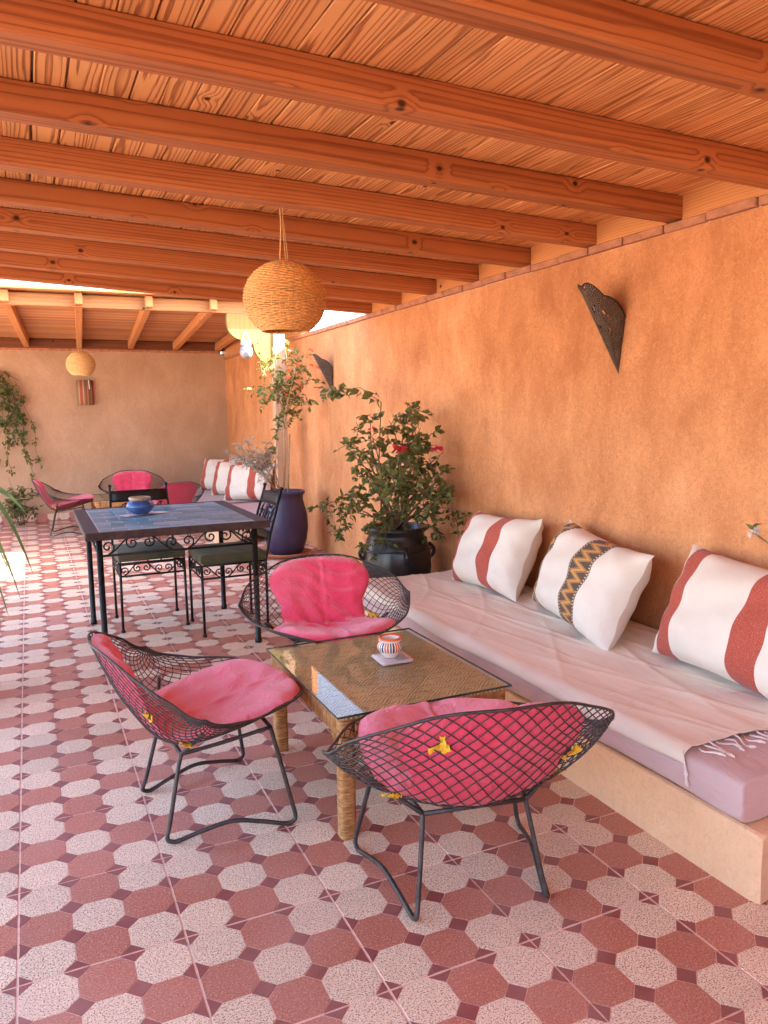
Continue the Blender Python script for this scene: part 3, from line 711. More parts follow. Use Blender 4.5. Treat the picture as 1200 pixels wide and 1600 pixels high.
def coffee_table(loc, rz, label, W=.63, D=.78, H=.42):
    t = thing('coffee_table', label, 'table', loc, rz, 'wicker coffee tables')
    hx, hy = W/2, D/2
    for sx in (-1, 1):
        for sy in (-1, 1):
            mb = MB(); ribbed(mb, (sx*(hx-.032), sy*(hy-.032), 0), (sx*(hx-.032), sy*(hy-.032), H-.022), .028, .028); mb.build('leg', M['rope'], t)
            for dx, dy in ((1, 0), (0, 1)):
                mb = MB(); a = Vector((sx*(hx-.032), sy*(hy-.032), H-.17)); b = Vector((sx*(hx-.032-.11*dx), sy*(hy-.032-.11*dy), H-.085)); mb2 = mb
                P = [a.lerp(b, k/10)+Vector((0, 0, -.012*sin(pi*k/10))) for k in range(11)]
                mb.tube(P, [.011+.0012*(k % 2) for k in range(11)], 8); mb.build('brace', M['rope'], t)
    for sy in (-1, 1):
        mb = MB(); ribbed(mb, (-hx+.06, sy*(hy-.026), H-.050), (hx-.06, sy*(hy-.026), H-.050), .020, .038, .009, 10, .4); mb.build('apron', M['ropex'], t)
    for sx in (-1, 1):
        mb = MB(); ribbed(mb, (sx*(hx-.026), -hy+.06, H-.050), (sx*(hx-.026), hy-.06, H-.050), .020, .038, .009, 10, .4); mb.build('apron', M['ropey'], t)
    MB().box((-hx+.006, -hy+.006, H-.024), (hx-.006, hy-.006, H-.0085), 0, .005).build('woven_top', M['weave'], t)
    MB().box((-hx-.004, -hy-.004, H-.0075), (hx+.004, hy+.004, H-.0015), 0, .001).build('glass_top', M['glass'], t)
    mb = MB(); e = .0022
    for a, b in (((-hx-.0062, -hy-.0062), (hx+.0062, -hy-.0042)), ((-hx-.0062, hy+.0042), (hx+.0062, hy+.0062)), ((-hx-.0062, -hy-.0042), (-hx-.0042, hy+.0042)), ((hx+.0042, -hy-.0042), (hx+.0062, hy+.0042))):
        mb.box((a[0], a[1], H-.0078), (b[0], b[1], H-.0012))
    mb.build('glass_edge', M['glassedge'], t)
    return t
coffee_table((1.245, .625, 0), 0, 'near wicker coffee table with glass top holding the painted ashtray')
coffee_table((1.05, 7.55, 0), 0, 'far wicker coffee table among the pink chairs by the back wall')
bk = thing('booklet', 'folded pinkish paper booklet under the painted ashtray', 'booklet', (1.318, .668, .4187), R(-3))
for k in range(3):
    mb = MB(); mb.grid(lambda u, v, k=k: (-.062+.124*u+.001*k, -.062+.124*v, .0012+.0026*k+.003*(u**3)*k*.5), 8, 8)
    o = mb.build('page', M['paper'], bk); md = o.modifiers.new('t', 'SOLIDIFY'); md.thickness = .0016
MB().box((.0, -.055, .0094), (.05, .02, .0102)).build('print_block', M['paperb'], bk)
def uvlathe(prof, n, c=(0, 0, 0)):
    mb = MB(); L = [0]
    for i in range(1, len(prof)): L.append(L[-1]+math.hypot(prof[i][0]-prof[i-1][0], prof[i][1]-prof[i-1][1]))
    mb.uv = []
    V = []
    for (r, z), l in zip(prof, L):
        for j in range(n+1):
            a = 2*pi*j/n; V.append((r*cos(a), r*sin(a), z)); mb.uv.append((j/n, l/L[-1]))
    F = [(i*(n+1)+j, i*(n+1)+j+1, (i+1)*(n+1)+j+1, (i+1)*(n+1)+j) for i in range(len(prof)-1) for j in range(n)]
    mb.add(V, F, 0, True); return mb
ap = [(.0, 0), (.024, 0), (.026, .004), (.034, .014), (.043, .026), (.046, .036), (.043, .046), (.037, .052), (.036, .055), (.041, .060), (.0415, .066), (.037, .069), (.030, .067), (.026, .062), (.012, .054), (.0, .053)]
at = thing('ashtray', 'round painted pottery ashtray with orange rim and coloured stripes', 'ashtray', (1.312, .672, .4295))
o = uvlathe(ap, 40).build('bowl', M['ash'], at); o.scale = (1.12, 1.12, 1.12)

# ------------------------------------------------------------------ wire diamond chairs
def prof_c(t):   # side profile at the centre line, t -1 front .. 1 back top  (x forward, z up)
    P = [(.315, .375), (.17, .335), (-.01, .285), (-.17, .285), (-.275, .42), (-.33, .535), (-.372, .642)]
    f = (t+1)/2*(len(P)-1); i = min(int(f), len(P)-2); q = f-i
    a = P[max(i-1, 0)]; b = P[i]; c = P[i+1]; d = P[min(i+2, len(P)-1)]
    def cr(k): return .5*((2*b[k])+(-a[k]+c[k])*q+(2*a[k]-5*b[k]+4*c[k]-d[k])*q*q+(-a[k]+3*b[k]-3*c[k]+d[k])*q**3)
    return cr(0), cr(1)
def shell(s, t):   # s -1..1 across, t already scaled
    x, z = prof_c(t); k = abs(s)
    y = .415*math.sin(s*1.2)/math.sin(1.2)
    z += .195*k**1.45*(1-.35*max(0, t)) - .03*max(0, t)*k
    x += .05*k**2*(1 if t < .3 else 1)-.0*t + (.10*k**1.5*max(0, t))
    curl = max(0, k-.86)/.14
    z -= .004*curl
    return Vector((x, y, z))
def Lm(s): return max(0., 1-abs(s)**1.85)**1.0
def chair_meshes():
    d = {}
    mb = MB(); k = 1.45; nw = 40; r = .0018
    for fam in (1, -1):
        for i in range(nw):
            c = -2.42+4.84*i/(nw-1)*1.0
            P = []
            lo, hi = None, None
            for q in range(201):
                s = -1+2*q/200; t = fam*k*s+c
                if -1 <= t <= 1: P.append((s, t))
            if len(P) < 3: continue
            P = P[::max(1, len(P)//44)] + [P[-1]]
            pts = [shell(s*.985, t*Lm(s*.985)*.995) for s, t in P]
            mb.tube(pts, r, 5)
    d['wires'] = mb.mesh('wire_mesh', M['wire'])
    mb = MB(); P = []
    for q in range(90): s = -1+2*q/90; P.append(shell(s, -Lm(s)))
    for q in range(90): s = 1-2*q/90; P.append(shell(s, Lm(s)))
    mb.tube(P, .0043, 6, closed=True); d['rim'] = mb.mesh('rim', M['wire'])
    def bez(P, n=10):   # catmull through points
        O = []
        for i in range(len(P)-1):
            a, b, c, e = [Vector(P[j]) for j in (max(i-1, 0), i, i+1, min(i+2, len(P)-1))]
            for q in range(n):
                t = q/n; O.append(.5*((2*b)+(-a+c)*t+(2*a-5*b+4*c-e)*t*t+(-a+3*b-3*c+e)*t**3))
        return O+[Vector(P[-1])]
    for sg, nm in ((1, 'lp'), (-1, 'lm')):
        P = [(-.135, sg*.150, .272), (-.150, sg*.157, .22), (-.185, sg*.178, .075), (-.200, sg*.188, .022), (-.188, sg*.192, .0085), (-.165, sg*.196, .0075), (-.09, sg*.212, .028), (.0, sg*.232, .045), (.09, sg*.252, .028), (.165, sg*.268, .0075),
             (.19, sg*.272, .0085), (.203, sg*.272, .024), (.195, sg*.262, .075), (.165, sg*.225, .24), (.15, sg*.205, .322)]
        mb = MB(); mb.tube(bez(P, 6), .0072, 8); d[nm] = mb.mesh('leg_loop', M['wire'])
    mb = MB(); J = Vector((-.135, .15, .272)); Jm = Vector((-.135, -.15, .272))
    mb.tube([J, Jm], .0068, 7)
    for sg in (1, -1):
        mb.tube(bez([(-.135, sg*.15, .272), (-.12, sg*.22, .325), (-.10, sg*.30, .385)], 5), .0068, 7)
        mb.tube(bez([(-.135, sg*.15, .272), (.0, sg*.18, .295), (.15, sg*.205, .322)], 5), .0068, 7)
    mb.tube([(.15, .205, .322), (.16, 0, .318), (.15, -.205, .322)], .0068, 7)
    d['frame'] = mb.mesh('seat_frame', M['wire'])
    # cushion cover: round back pad and round seat pad in one cover
    def half(t):
        a = math.sqrt(max(0, 1-((t-.51)/.44)**2)) if abs(t-.51) < .44 else 0
        b = math.sqrt(max(0, 1-((t+.40)/.62)**2)) if abs(t+.40) < .62 else 0
        return min(max(a*.50, b*.57, .40 if -.2 < t < .30 else 0), 1.02*max(0, 1-abs(t))**.62+.02)
    def cush(top):
        def f(u, v):
            t = -1.02+1.97*v; hw = half(min(max(t, -1.019), .949)); s = (2*u-1)*max(hw, .02)
            p = shell(s, t); e1 = shell(s+.01, t)-shell(s-.01, t); e2 = shell(s, t+.01)-shell(s, t-.01)
            n_ = e1.cross(e2).normalized()
            if n_.z < 0 and t < .2: n_ = -n_
            if t >= .2 and n_.x < 0: n_ = -n_
            a = abs(2*u-1); prof = max(0, 1-a**3.2)**.5*min(1, max(0, 1-abs(2*v-1)**7))**.5
            thick = (.050 if t > .15 else .054)*prof
            crease = .018*math.exp(-((t-.08)/.07)**2)*prof
            wr = .0075*sin(s*30+t*9+2.5*sin(t*6))*prof*(math.exp(-((t-.05)/.22)**2)+.22)+.004*sin(t*27+s*15+2*sin(s*9))*prof+.006*math.exp(-((s-.04)/.02)**2)*prof
            return p+n_*(.006+(thick-crease+wr if top else -.0))
        return f
    mb = MB(); mb.grid(cush(True), 60, 80); n1 = len(mb.f); mb.grid(cush(False), 60, 80); mb.f[n1:] = [f[::-1] for f in mb.f[n1:]]
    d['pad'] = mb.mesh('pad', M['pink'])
    ties = []
    rr = random.Random(4)
    for (s, t) in ((-.50, -.05), (.28, .62), (.05, -.28), (.48, .05), (-.46, .30)):
        p = shell(s, t); e1 = shell(s+.01, t)-shell(s-.01, t); e2 = shell(s, t+.01)-shell(s, t-.01); n_ = e1.cross(e2).normalized()
        if n_.z > 0: n_ = -n_
        e1.normalize(); e2.normalize(); mb = MB()
        for q in range(3):
            a = rr.uniform(0, 6.28); dd = (e1*cos(a)+e2*sin(a)); pd = (e2*cos(a)-e1*sin(a)); L = rr.uniform(.034, .062); wd = rr.uniform(.012, .022)
            mb.grid(lambda u, v: p+dd*(L*(u-.3))+pd*(wd*(v-.5))+n_*(.004+.006*sin(u*5+q)+.004*sin(v*4+u*6)), 6, 3)
        ties.append(mb.mesh('tie', M['yellow']))
    d['ties'] = ties
    return d
CH = chair_meshes()
def diamond_chair(loc, rz, label, clabel, nties=(0, 1, 2, 3, 4), tilt=0):
    c = thing('wire_chair', label, 'chair', loc, rz, 'black wire lounge chairs with pink pads')
    for nm, k in (('wire_mesh', 'wires'), ('rim', 'rim'), ('leg_loop', 'lp'), ('leg_loop', 'lm'), ('seat_frame', 'frame')): link(nm, CH[k], c)
    p = thing('chair_pad', clabel, 'cushion', loc, rz, 'pink covered pads on the wire chairs')
    link('cover', CH['pad'], p)
    for i in nties: link('tie', CH['ties'][i], p)
def face(x, y): return math.atan2(y, x)
diamond_chair((1.19, -.055, 0), face(.19, .98), 'front wire chair seen from behind with its back to the viewer', 'pink pad with yellow ties on the front wire chair seen from behind')
diamond_chair((.615, .672, 0), face(1, .07), 'wire chair left of the coffee table facing right', 'faded pink pad on the wire chair left of the coffee table')
diamond_chair((1.335, 1.36, 0), face(-.16, -.98), 'wire chair behind the coffee table facing the viewer', 'bright red-pink pad on the wire chair behind the coffee table', (0, 3))
diamond_chair((.48, 7.72, 0), face(1, -.08), 'leftmost far wire chair beside the trailing vine', 'pink pad on the leftmost far wire chair', (0, 3))
diamond_chair((1.27, 8.28, 0), face(-.12, -.98), 'far wire chair with its back to the brown wall facing the viewer', 'pink pad on the far wire chair against the brown wall', (0,))
diamond_chair((1.42, 6.75, 0), face(-.35, .93), 'far wire chair turned away beside the far bench', 'pink pad on the far wire chair turned away from the viewer', (1, 2))

# ------------------------------------------------------------------ blue tiled table and iron chairs
def spiral(c, r0, r1, a0, a1, n=22):
    return [(c[0]+(r0+(r1-r0)*i/n)*cos(a0+(a1-a0)*i/n), c[1]+(r0+(r1-r0)*i/n)*sin(a0+(a1-a0)*i/n)) for i in range(n+1)]
def scroll2d(w, h):
    """one S scroll spanning w x h, in the plane; curls at each end"""
    r = h*.40
    a = spiral((w*.20, h*.42), r*.12, r, 4.2*pi, 1.5*pi, 30)       # ends going right at bottom
    b = spiral((w*.80, h*.58), r, r*.12, .5*pi, -2.2*pi, 30)
    b = [(w-p[0], h-p[1]) for p in a][::-1]
    mid = []
    p0, p1 = a[-1], b[0]
    for i in range(1, 12):
        t = i/12; t2 = t*t*(3-2*t); mid.append((p0[0]+(p1[0]-p0[0])*t, p0[1]+(p1[1]-p0[1])*t2))
    return a+mid+b
def frieze(mb, p0, p1, z0, z1, n, r=.005):
    p0, p1 = Vector(p0), Vector(p1); d = p1-p0; L = d.length/n; d.normalize()
    for i in range(n):
        S2 = scroll2d(L, z1-z0)
        if i % 2: S2 = [(L-a, b) for a, b in S2]
        mb.tube([p0+d*(L*i+a)+Vector((0, 0, z0+b)) for a, b in S2], r, 5)
bt = thing('tiled_table', 'black iron dining table topped with blue glazed tiles', 'table', (.845, 2.94, 0))
TX, TY, TH = .50, .585, .745
MB().box((-TX+.004, -TY+.004, TH-.035), (TX-.004, TY-.004, TH-.004)).build('table_board', M['tgrout'], bt)
mb = MB()
for a, b in (((-TX, -TY), (TX, -TY+.030)), ((-TX, TY-.030), (TX, TY)), ((-TX, -TY+.031), (-TX+.075, TY-.031)), ((TX-.075, -TY+.031), (TX, TY-.031))):
    MB().box((a[0], a[1], TH-.042), (b[0], b[1], TH), 0, .004).build('trim', M['ttrim'], bt)
x0, x1, y0, y1 = -TX+.077, TX-.077, -TY+.033, TY-.033; rows = 13; rh = (y1-y0)/rows; cw = (x1-x0)/5.5
for r_ in range(rows):
    xs = [x0]; k = cw*(.5 if r_ % 2 else 1)
    while x0+k < x1-.02: xs.append(x0+k); k += cw
    xs.append(x1)
    for a, b in zip(xs, xs[1:]):
        MB().box((a+.0032, y0+r_*rh+.0034, TH-.0045), (b-.0032, y0+(r_+1)*rh-.0034, TH-.0018+random.uniform(-.0004, .0008)), 0, .0008).build('blue_tile', M['bluetile'], bt)
LX = (-.424, .436); LY = (-.465, .43)
for lx in LX:
    for ly in LY:
        mb = MB(); mb.lathe([(0, 0), (.021, 0), (.021, .018), (.017, .024), (.0165, TH-.043), (0, TH-.043)], 14, 0, (lx, ly, 0)); mb.build('leg', M['iron'], bt)
for (a, b, n) in (((LX[0], LY[0]), (LX[1], LY[0]), 4), ((LX[0], LY[1]), (LX[1], LY[1]), 4), ((LX[0], LY[0]), (LX[0], LY[1]), 4), ((LX[1], LY[0]), (LX[1], LY[1]), 4)):
    mb = MB(); mb.tube([(*a, .60), (*b, .60)], .007, 6); mb.build('rail', M['iron'], bt)
    mb = MB(); frieze(mb, (*a, 0), (*b, 0), .607, .700, n, .0048); mb.build('scrollwork', M['iron'], bt)
pot = thing('tabletop_pot', 'squat blue pottery jar with tan rim on the tiled table', 'jar', (.715, 3.05, TH+.004))
MB().lathe([(0, 0), (.045, 0), (.062, .012), (.082, .034), (.086, .050), (.078, .068), (.062, .080), (.060, .084)], 36).build('body', M['bluepot'], pot)
MB().lathe([(.060, .084), (.066, .088), (.067, .096), (.064, .104), (.055, .104), (.05, .09), (0, .07)], 36).build('rim', M['tan'], pot)
mb = MB(); mb.grid(lambda u, v: (-.13+.30*u, -.05+.11*v, .0015+.002*sin(u*4)), 6, 4)
o = mb.build('paper_sheet', M['paper'], None, (.72, 3.03, TH+.0005), (0, 0, R(20))); tag(o, 'crumpled pale paper under the blue jar', 'paper')

def iron_chair(loc, rz, label):
    c = thing('iron_chair', label, 'chair', loc, rz, 'wrought iron chairs with green seat pads')
    h = .2
    for sx in (-1, 1):
        for sy in (-1, 1):
            mb = MB()
            if sx > 0: mb.tube([(h, sy*h, .012), (h, sy*h*.98, .44)], .0085, 7)
            else: mb.tube([(-h, sy*h, .012), (-h, sy*h, .44), (-h-.035, sy*(h-.005), .60), (-h-.12, sy*(h-.015), .875)], .0085, 7)
            mb.lathe([(0, 0), (.012, .001), (.0145, .008), (.012, .017), (.0085, .02)], 10, 0, (sx*h, sy*h, 0))
            if sx < 0: mb.lathe([(0, .024), (.010, .02), (.014, .011), (.010, .002), (.006, 0)], 10, 0, (-h-.12, sy*(h-.015), .872))
            mb.build('leg', M['iron'], c)
    mb = MB()
    for z in (.44, .36):
        mb.tube([(h, h, z), (h, -h, z), (-h, -h, z), (-h, h, z)], .0065, 6, closed=True)
    mb.build('seat_frame', M['iron'], c)
    for a, b in (((h, -h), (h, h)), ((-h, -h), (-h, h)), ((-h, -h), (h, -h)), ((-h, h), (h, h))):
        mb = MB(); frieze(mb, (*a, 0), (*b, 0), .366, .434, 3, .004); mb.build('scrollwork', M['iron'], c)
    def bp(y, z):
        t = (z-.44)/(.875-.44); return (-h-.035*min(1, t/.37)-(.085*max(0, t-.37)/.63), y, z)
    for z0, z1 in ((.775, .85), (.56, .62)):
        mb = MB(); mb.grid(lambda u, v: bp(-.19+.38*u, z0+(z1-z0)*v), 6, 3); o = mb.build('back_slat', M['iron'], c); md = o.modifiers.new('t', 'SOLIDIFY'); md.thickness = .006; md.offset = 0
    mb = MB()
    for i in range(3):
        S2 = scroll2d(.115, .14)
        mb.tube([bp(-.175+.117*i+a, .63+b) for a, b in S2], .004, 5)
    mb.build('back_scrollwork', M['iron'], c)
    pad = softbox(-.20, .205, -.205, .205, 0, .06, .02, 40, 24, lambda x, y, Z: .012*max(0, 1-(x/.2)**2)*max(0, 1-(y/.2)**2) if Z > 0 else 0)
    pad.build('seat_pad', M['seatgreen'], c, (0, 0, .447))
    return c
c1 = iron_chair((.772, 3.255, 0), -pi/2, 'iron chair pushed under the far side of the tiled table')
dup(c1, (1.215, 2.93, 0), pi, 'iron chair at the right end of the tiled table by the purple pot')

# ------------------------------------------------------------------ wicker pendant lamps
def wicker_ball(rx, rz, rows, stakes, r, seed):
    mb = MB(); rr = random.Random(seed); n = stakes*4
    th0, th1 = .30, 2.50
    for i in range(rows):
        th_ = th0+(th1-th0)*(i+.5)/rows; R0 = rx*sin(th_); z = rz*cos(th_); P = []
        for j in range(n):
            a = 2*pi*j/n; o = .0034*(1 if i % 2 else -1)*cos(a*stakes/2)
            P.append(((R0+o+rr.uniform(-.0007, .0007))*cos(a), (R0+o)*sin(a), z+.0008*sin(a*3+i)+rr.uniform(-.0004, .0004)))
        mb.tube(P, r*rr.uniform(.85, 1.15), 5, closed=True)
    mb2 = MB()
    for k in range(stakes):
        a = 2*pi*(k+.5)/stakes; mb2.tube([((rx*sin(t))*cos(a), rx*sin(t)*sin(a), rz*cos(t)) for t in [th0-.12+(th1-th0+.14)*q/16 for q in range(17)]], .0024, 5)
    mb3 = []
    for th_, k in ((th1+.03, 3), (th0-.06, 2)):
        for q in range(k):
            mb3.append(MB())
            mb3[-1].tube([((rx*sin(th_)+.003*cos(a*12+q*2))*cos(a), (rx*sin(th_)+.003*cos(a*12+q*2))*sin(a), rz*cos(th_)+.003*sin(a*12+q*2)) for a in [2*pi*j/72 for j in range(72)]], .0034, 5, closed=True)
    return mb, mb2, mb3
def pendant(loc, ztop, rx, rz, rows, stakes, mat, label, r):
    t = thing('pendant_lamp', label, 'lamp', loc, 0, 'wicker ball pendant lamps')
    a, b, c = wicker_ball(rx, rz, rows, stakes, r, 5)
    s_ = a.build('wicker_shade', mat, t); o = b.build('stakes', mat, s_); o['kind'] = 'stuff'; s_['kind'] = 'stuff'
    for q in c: q.build('rim', mat, s_)
    L = ztop-loc[2]; mb = MB()
    for q in range(2):
        mb.tube([(.004*cos(z*18+q*pi)+(.006 if q else -.012), .004*sin(z*18+q*pi), z) for z in [rz*.9+(L-rz*.9)*k/20 for k in range(21)]], .0034-.001*q, 5)
    mb.tube([(.012+.010*sin(z*11), .004, z) for z in [rz*.85+(L-rz*.85)*k/16 for k in range(17)]], .0022, 5)
    mb.build('cord', M['twine'], t)
    MB().lathe([(0, .06), (.018, .05), (.02, .02), (.03, -.02), (.032, -.04), (.02, -.065), (0, -.07)], 14).build('bulb', M['white'], t)
    return t
pendant((1.216, 1.55, 1.868), 2.275, .183, .168, 52, 30, M['wicker'], 'large golden wicker ball lamp hanging under the near beams', .0040)
pendant((.715, 7.75, 1.945), 2.345, .155, .145, 30, 28, M['wickerp'], 'small pale wicker ball lamp hanging by the brown back wall', .0052)

# ------------------------------------------------------------------ jar lantern, striped wall lamp
jl = thing('jar_lantern', 'small clear glass jar lantern hanging from the scalloped corbel', 'lantern', (2.105, YH-.02, 1.965))
MB().lathe([(0, -.075), (.035, -.072), (.058, -.045), (.066, -.01), (.058, .028), (.040, .046), (.040, .062)], 24).build('jar', M['jar'], jl)
MB().lathe([(.043, .060), (.045, .064), (.045, .092), (.040, .096), (0, .097)], 24).build('lid', M['white'], jl)
MB().tube([(-.048, 0, .055), (-.044, 0, .09), (-.01, .015, .165), (0, .02, .178), (.01, .015, .165), (.044, 0, .09), (.048, 0, .055)], .0045, 6).build('handle', M['white'], jl)
wlp = thing('wall_lamp', 'striped red and tan fabric wall lamp on the back wall', 'lamp', (.822, YB-.007, 1.50))
mb = MB(); nn = 20; mb.uv = []
V = []
for i in (0, 1):
    for j in range(nn+1):
        a = pi*j/nn; V.append((-.105*cos(a), -.085*sin(a), .315*i)); mb.uv.append((j/nn, i))
mb.add(V, [(j, j+1, nn+2+j, nn+1+j) for j in range(nn)], 0, True); o = mb.build('shade', M['stripes'], wlp); md = o.modifiers.new('t', 'SOLIDIFY'); md.thickness = .003
MB().box((-.04, -.02, .1), (.04, 0, .2), 0, .003).build('backplate', M['ttrim'], wlp)
MB().tube([(.045, -.087, .315), (.05, -.092, .2)], .006, 6).build('pull_cord', M['white'], wlp)

# ------------------------------------------------------------------ pierced brass sconces
def sconce(loc, label, mir=1, sc=1.0, rot=0):
    t = thing('wall_sconce', label, 'sconce', loc, rot, 'pierced metal wall sconces')
    mb = MB(); nu, nv = 60, 24; H = .30; mb.uv = []
    V = []
    for j in range(nv+1):
        for i in range(nu+1):
            u = i/nu; v = j/nv; a = pi*u
            top = H*(.86+.46*sin(a)**1.1+.07*abs(sin(u*pi*4)))
            z = top*v*sc; k = z/(H*sc)
            V.append((-.145*sc*k*sin(a), mir*(.075*sc*k*cos(a))+.03*k, z)); mb.uv.append((u, v))
    mb.add(V, [(j*(nu+1)+i, j*(nu+1)+i+1, (j+1)*(nu+1)+i+1, (j+1)*(nu+1)+i) for j in range(nv) for i in range(nu)], 0, True)
    o = mb.build('pierced_shade', M['brass'], t); md = o.modifiers.new('t', 'SOLIDIFY'); md.thickness = .0025
    MB().tube([V[nv*(nu+1)+i] for i in range(nu+1)], .003, 5).build('rim', M['iron'], t)
    MB().box((-.006, .0, .12*sc), (.0, .05*sc, .22*sc), 0, .001).build('backplate', M['iron'], t)
sconce((XW-.012, .985, 1.515), 'near pierced dark metal sconce above the zigzag cushion')
sconce((XW-.012, 4.78, 1.545), 'far pierced metal sconce on the wall above the potted plants', 1, .82)

# ------------------------------------------------------------------ pots
pp = thing('plant_pot', 'tall purple-blue glazed pot on a terracotta saucer', 'pot', (2.285, 5.10, 0), 0, 'large glazed plant pots')
MB().lathe([(0, .001), (.20, .001), (.235, .035), (.24, .045), (.225, .045), (.19, .018), (0, .018)], 40).build('saucer', M['terra'], pp)
MB().lathe([(0, .02), (.135, .02), (.165, .06), (.198, .16), (.214, .28), (.208, .40), (.182, .50), (.172, .55), (.176, .585), (.192, .60), (.194, .62), (.18, .626), (.165, .61), (.16, .56), (0, .56)], 48).build('body', M['purple'], pp)
MB().lathe([(0, .57), (.158, .568)], 24).build('soil', M['soil'], pp)
for a in (.5, 3.64):
    mb = MB(); mb.tube([(.178*cos(a)+.035*sin(q*pi/8)*cos(a), .178*sin(a)+.035*sin(q*pi/8)*sin(a), .575-.10*q/8) for q in range(9)], .011, 7); mb.build('lug_handle', M['purple'], pp)
bp_ = thing('plant_pot', 'wide black glazed pot with small handles behind the bench', 'pot', (2.36, 2.80, 0), 0, 'large glazed plant pots')
MB().lathe([(0, 0), (.15, 0), (.18, .05), (.222, .18), (.238, .30), (.232, .40), (.208, .485), (.192, .515), (.192, .54), (.212, .555), (.214, .575), (.20, .58), (.182, .565), (.178, .53), (0, .53)], 48).build('body', M['black'], bp_)
mb = MB(); mb.tube([(.238*cos(a), .238*sin(a), .43+.004*sin(a*5)) for a in [2*pi*j/60 for j in range(60)]], .007, 6, closed=True); mb.build('rope_band', M['black'], bp_)
MB().lathe([(0, .54), (.176, .538)], 24).build('soil', M['soil'], bp_)
for a in (-1.75, -.3, 1.4, 2.95):
    mb = MB(); mb.tube([(.222*cos(a)+.038*sin(q*pi/8)*cos(a), .222*sin(a)+.038*sin(q*pi/8)*sin(a), .455-.11*q/8) for q in range(9)], .013, 7); mb.build('lug_handle', M['black'], bp_)

# ------------------------------------------------------------------ plants
def leaf(mb, p, d, L, W, rr, fold=.25, curl=.25, nrm=None):
    d = d.normalized(); n_ = Vector((rr.uniform(-1, 1), rr.uniform(-1, 1), rr.uniform(.1, 1))) if nrm is None else nrm
    sd_ = d.cross(n_)
    if sd_.length < 1e-4: sd_ = d.orthogonal()
    sd_.normalize(); n_ = sd_.cross(d)
    m1 = p+d*L*.42; e = p+d*L-n_*(L*curl); q = p+d*L*.72-n_*(L*curl*.4)
    mb.add([p, m1+sd_*W*.5+n_*W*fold, m1, m1-sd_*W*.5+n_*W*fold, q+sd_*W*.33+n_*W*fold*.6, q, q-sd_*W*.33+n_*W*fold*.6, e],
           [(0, 2, 1), (0, 3, 2), (1, 2, 5, 4), (2, 3, 6, 5), (4, 5, 7), (5, 6, 7)], 0, True)
def branch(p0, p1, bow, n=8):
    p0, p1, bow = Vector(p0), Vector(p1), Vector(bow); return [p0.lerp(p1, i/n)+bow*(4*(i/n)*(1-i/n)) for i in range(n+1)]
XLIM = XW-.03
def clampx(v): return Vector((min(v.x, XLIM), v.y, v.z))
def shrub(name, label, base, ends, rr, leafmat, LL, LW, per, twig, thin=.006, flowers=(), fmat=None, stemmat='stem', twlen=.2, seed=0, bow=.1, trunk0=.25, fork=None):
    t = thing(name, label, 'plant', base)
    st = MB(); lf = MB(); B = Vector(base)
    def L(v): return clampx(v)-B
    if fork: st.tube([Vector((0, 0, 0)), (Vector(fork)-B)*.5+Vector((.012, 0, 0)), Vector(fork)-B+Vector((0, 0, .1))], [thin*1.2, thin*1.1, thin], 6)
    for e in ends:
        e = Vector(e); b0 = B+Vector((rr.uniform(-.05, .05), rr.uniform(-.05, .05), 0)) if fork is None else Vector(fork)+Vector((0, 0, rr.uniform(-.12, .1)))
        P = branch(b0, e, (rr.uniform(-bow, bow), rr.uniform(-bow, bow), bow*.8), 10)
        st.tube([L(p) for p in P], [thin*(1-.75*i/10) for i in range(11)], 5)
        for k in range(int(twig)):
            f = trunk0+(1-trunk0)*rr.random(); i = min(int(f*10), 9); p = P[i].lerp(P[i+1], f*10-i)
            d = Vector((rr.gauss(0, 1), rr.gauss(0, 1), rr.gauss(.25, .8))).normalized(); ln = twlen*rr.uniform(.35, 1)
            q = p+d*ln; q.z -= ln*.25
            tw = branch(p, q, (0, 0, ln*.12), 5); st.tube([L(v) for v in tw], [thin*.35*(1-.6*i/5) for i in range(6)], 4)
            for j in range(per):
                g = rr.uniform(.15, 1); i2 = min(int(g*5), 4); c = tw[i2].lerp(tw[i2+1], g*5-i2)
                dd = (d*.6+Vector((rr.gauss(0, .8), rr.gauss(0, .8), rr.gauss(-.15, .6))))
                s_ = rr.uniform(.6, 1.15); leaf(lf, L(c), dd, LL*s_, LW*s_, rr)
    st.build('stems', M[stemmat], t); o = lf.build('foliage', M[leafmat], t)
    for fp_, fs in flowers:
        fl = MB(); c = Vector(fp_)-B
        for j in range(14 if fs > .03 else 6):
            a = rr.uniform(0, 6.28); d = Vector((cos(a), sin(a)*.8-.3, rr.uniform(-.4, .9))); leaf(fl, c+d*.003, d, fs*rr.uniform(.7, 1.1), fs*.55, rr, .15, .35)
        fl.build('flower', M[fmat], t)
    return t
rr = random.Random(11)
E1 = [(2.32, 2.55, 1.42), (2.22, 2.6, 1.30), (2.45, 2.75, 1.40), (2.55, 2.65, 1.20), (2.12, 2.65, 1.20), (2.0, 2.6, 1.05), (2.05, 2.8, 1.15), (2.62, 2.6, 1.08), (2.40, 2.5, 1.25), (2.30, 2.45, 1.05), (2.15, 2.4, .95), (2.5, 2.45, .95),
      (1.95, 2.65, .85), (2.6, 2.4, .80), (2.25, 2.95, 1.3), (2.35, 2.6, 1.15), (2.2, 2.5, .85), (2.45, 2.5, .85)]
shrub('bougainvillea', 'dense green bougainvillea with crimson flowers in the black pot', (2.36, 2.80, .545), E1, rr, 'leaf', .056, .036, 7, 10, .009,
      [((2.22, 2.46, 1.115), .055), ((2.475, 2.42, 1.11), .045), ((2.10, 2.6, 1.25), .03)], 'petal', twlen=.2, trunk0=.38)
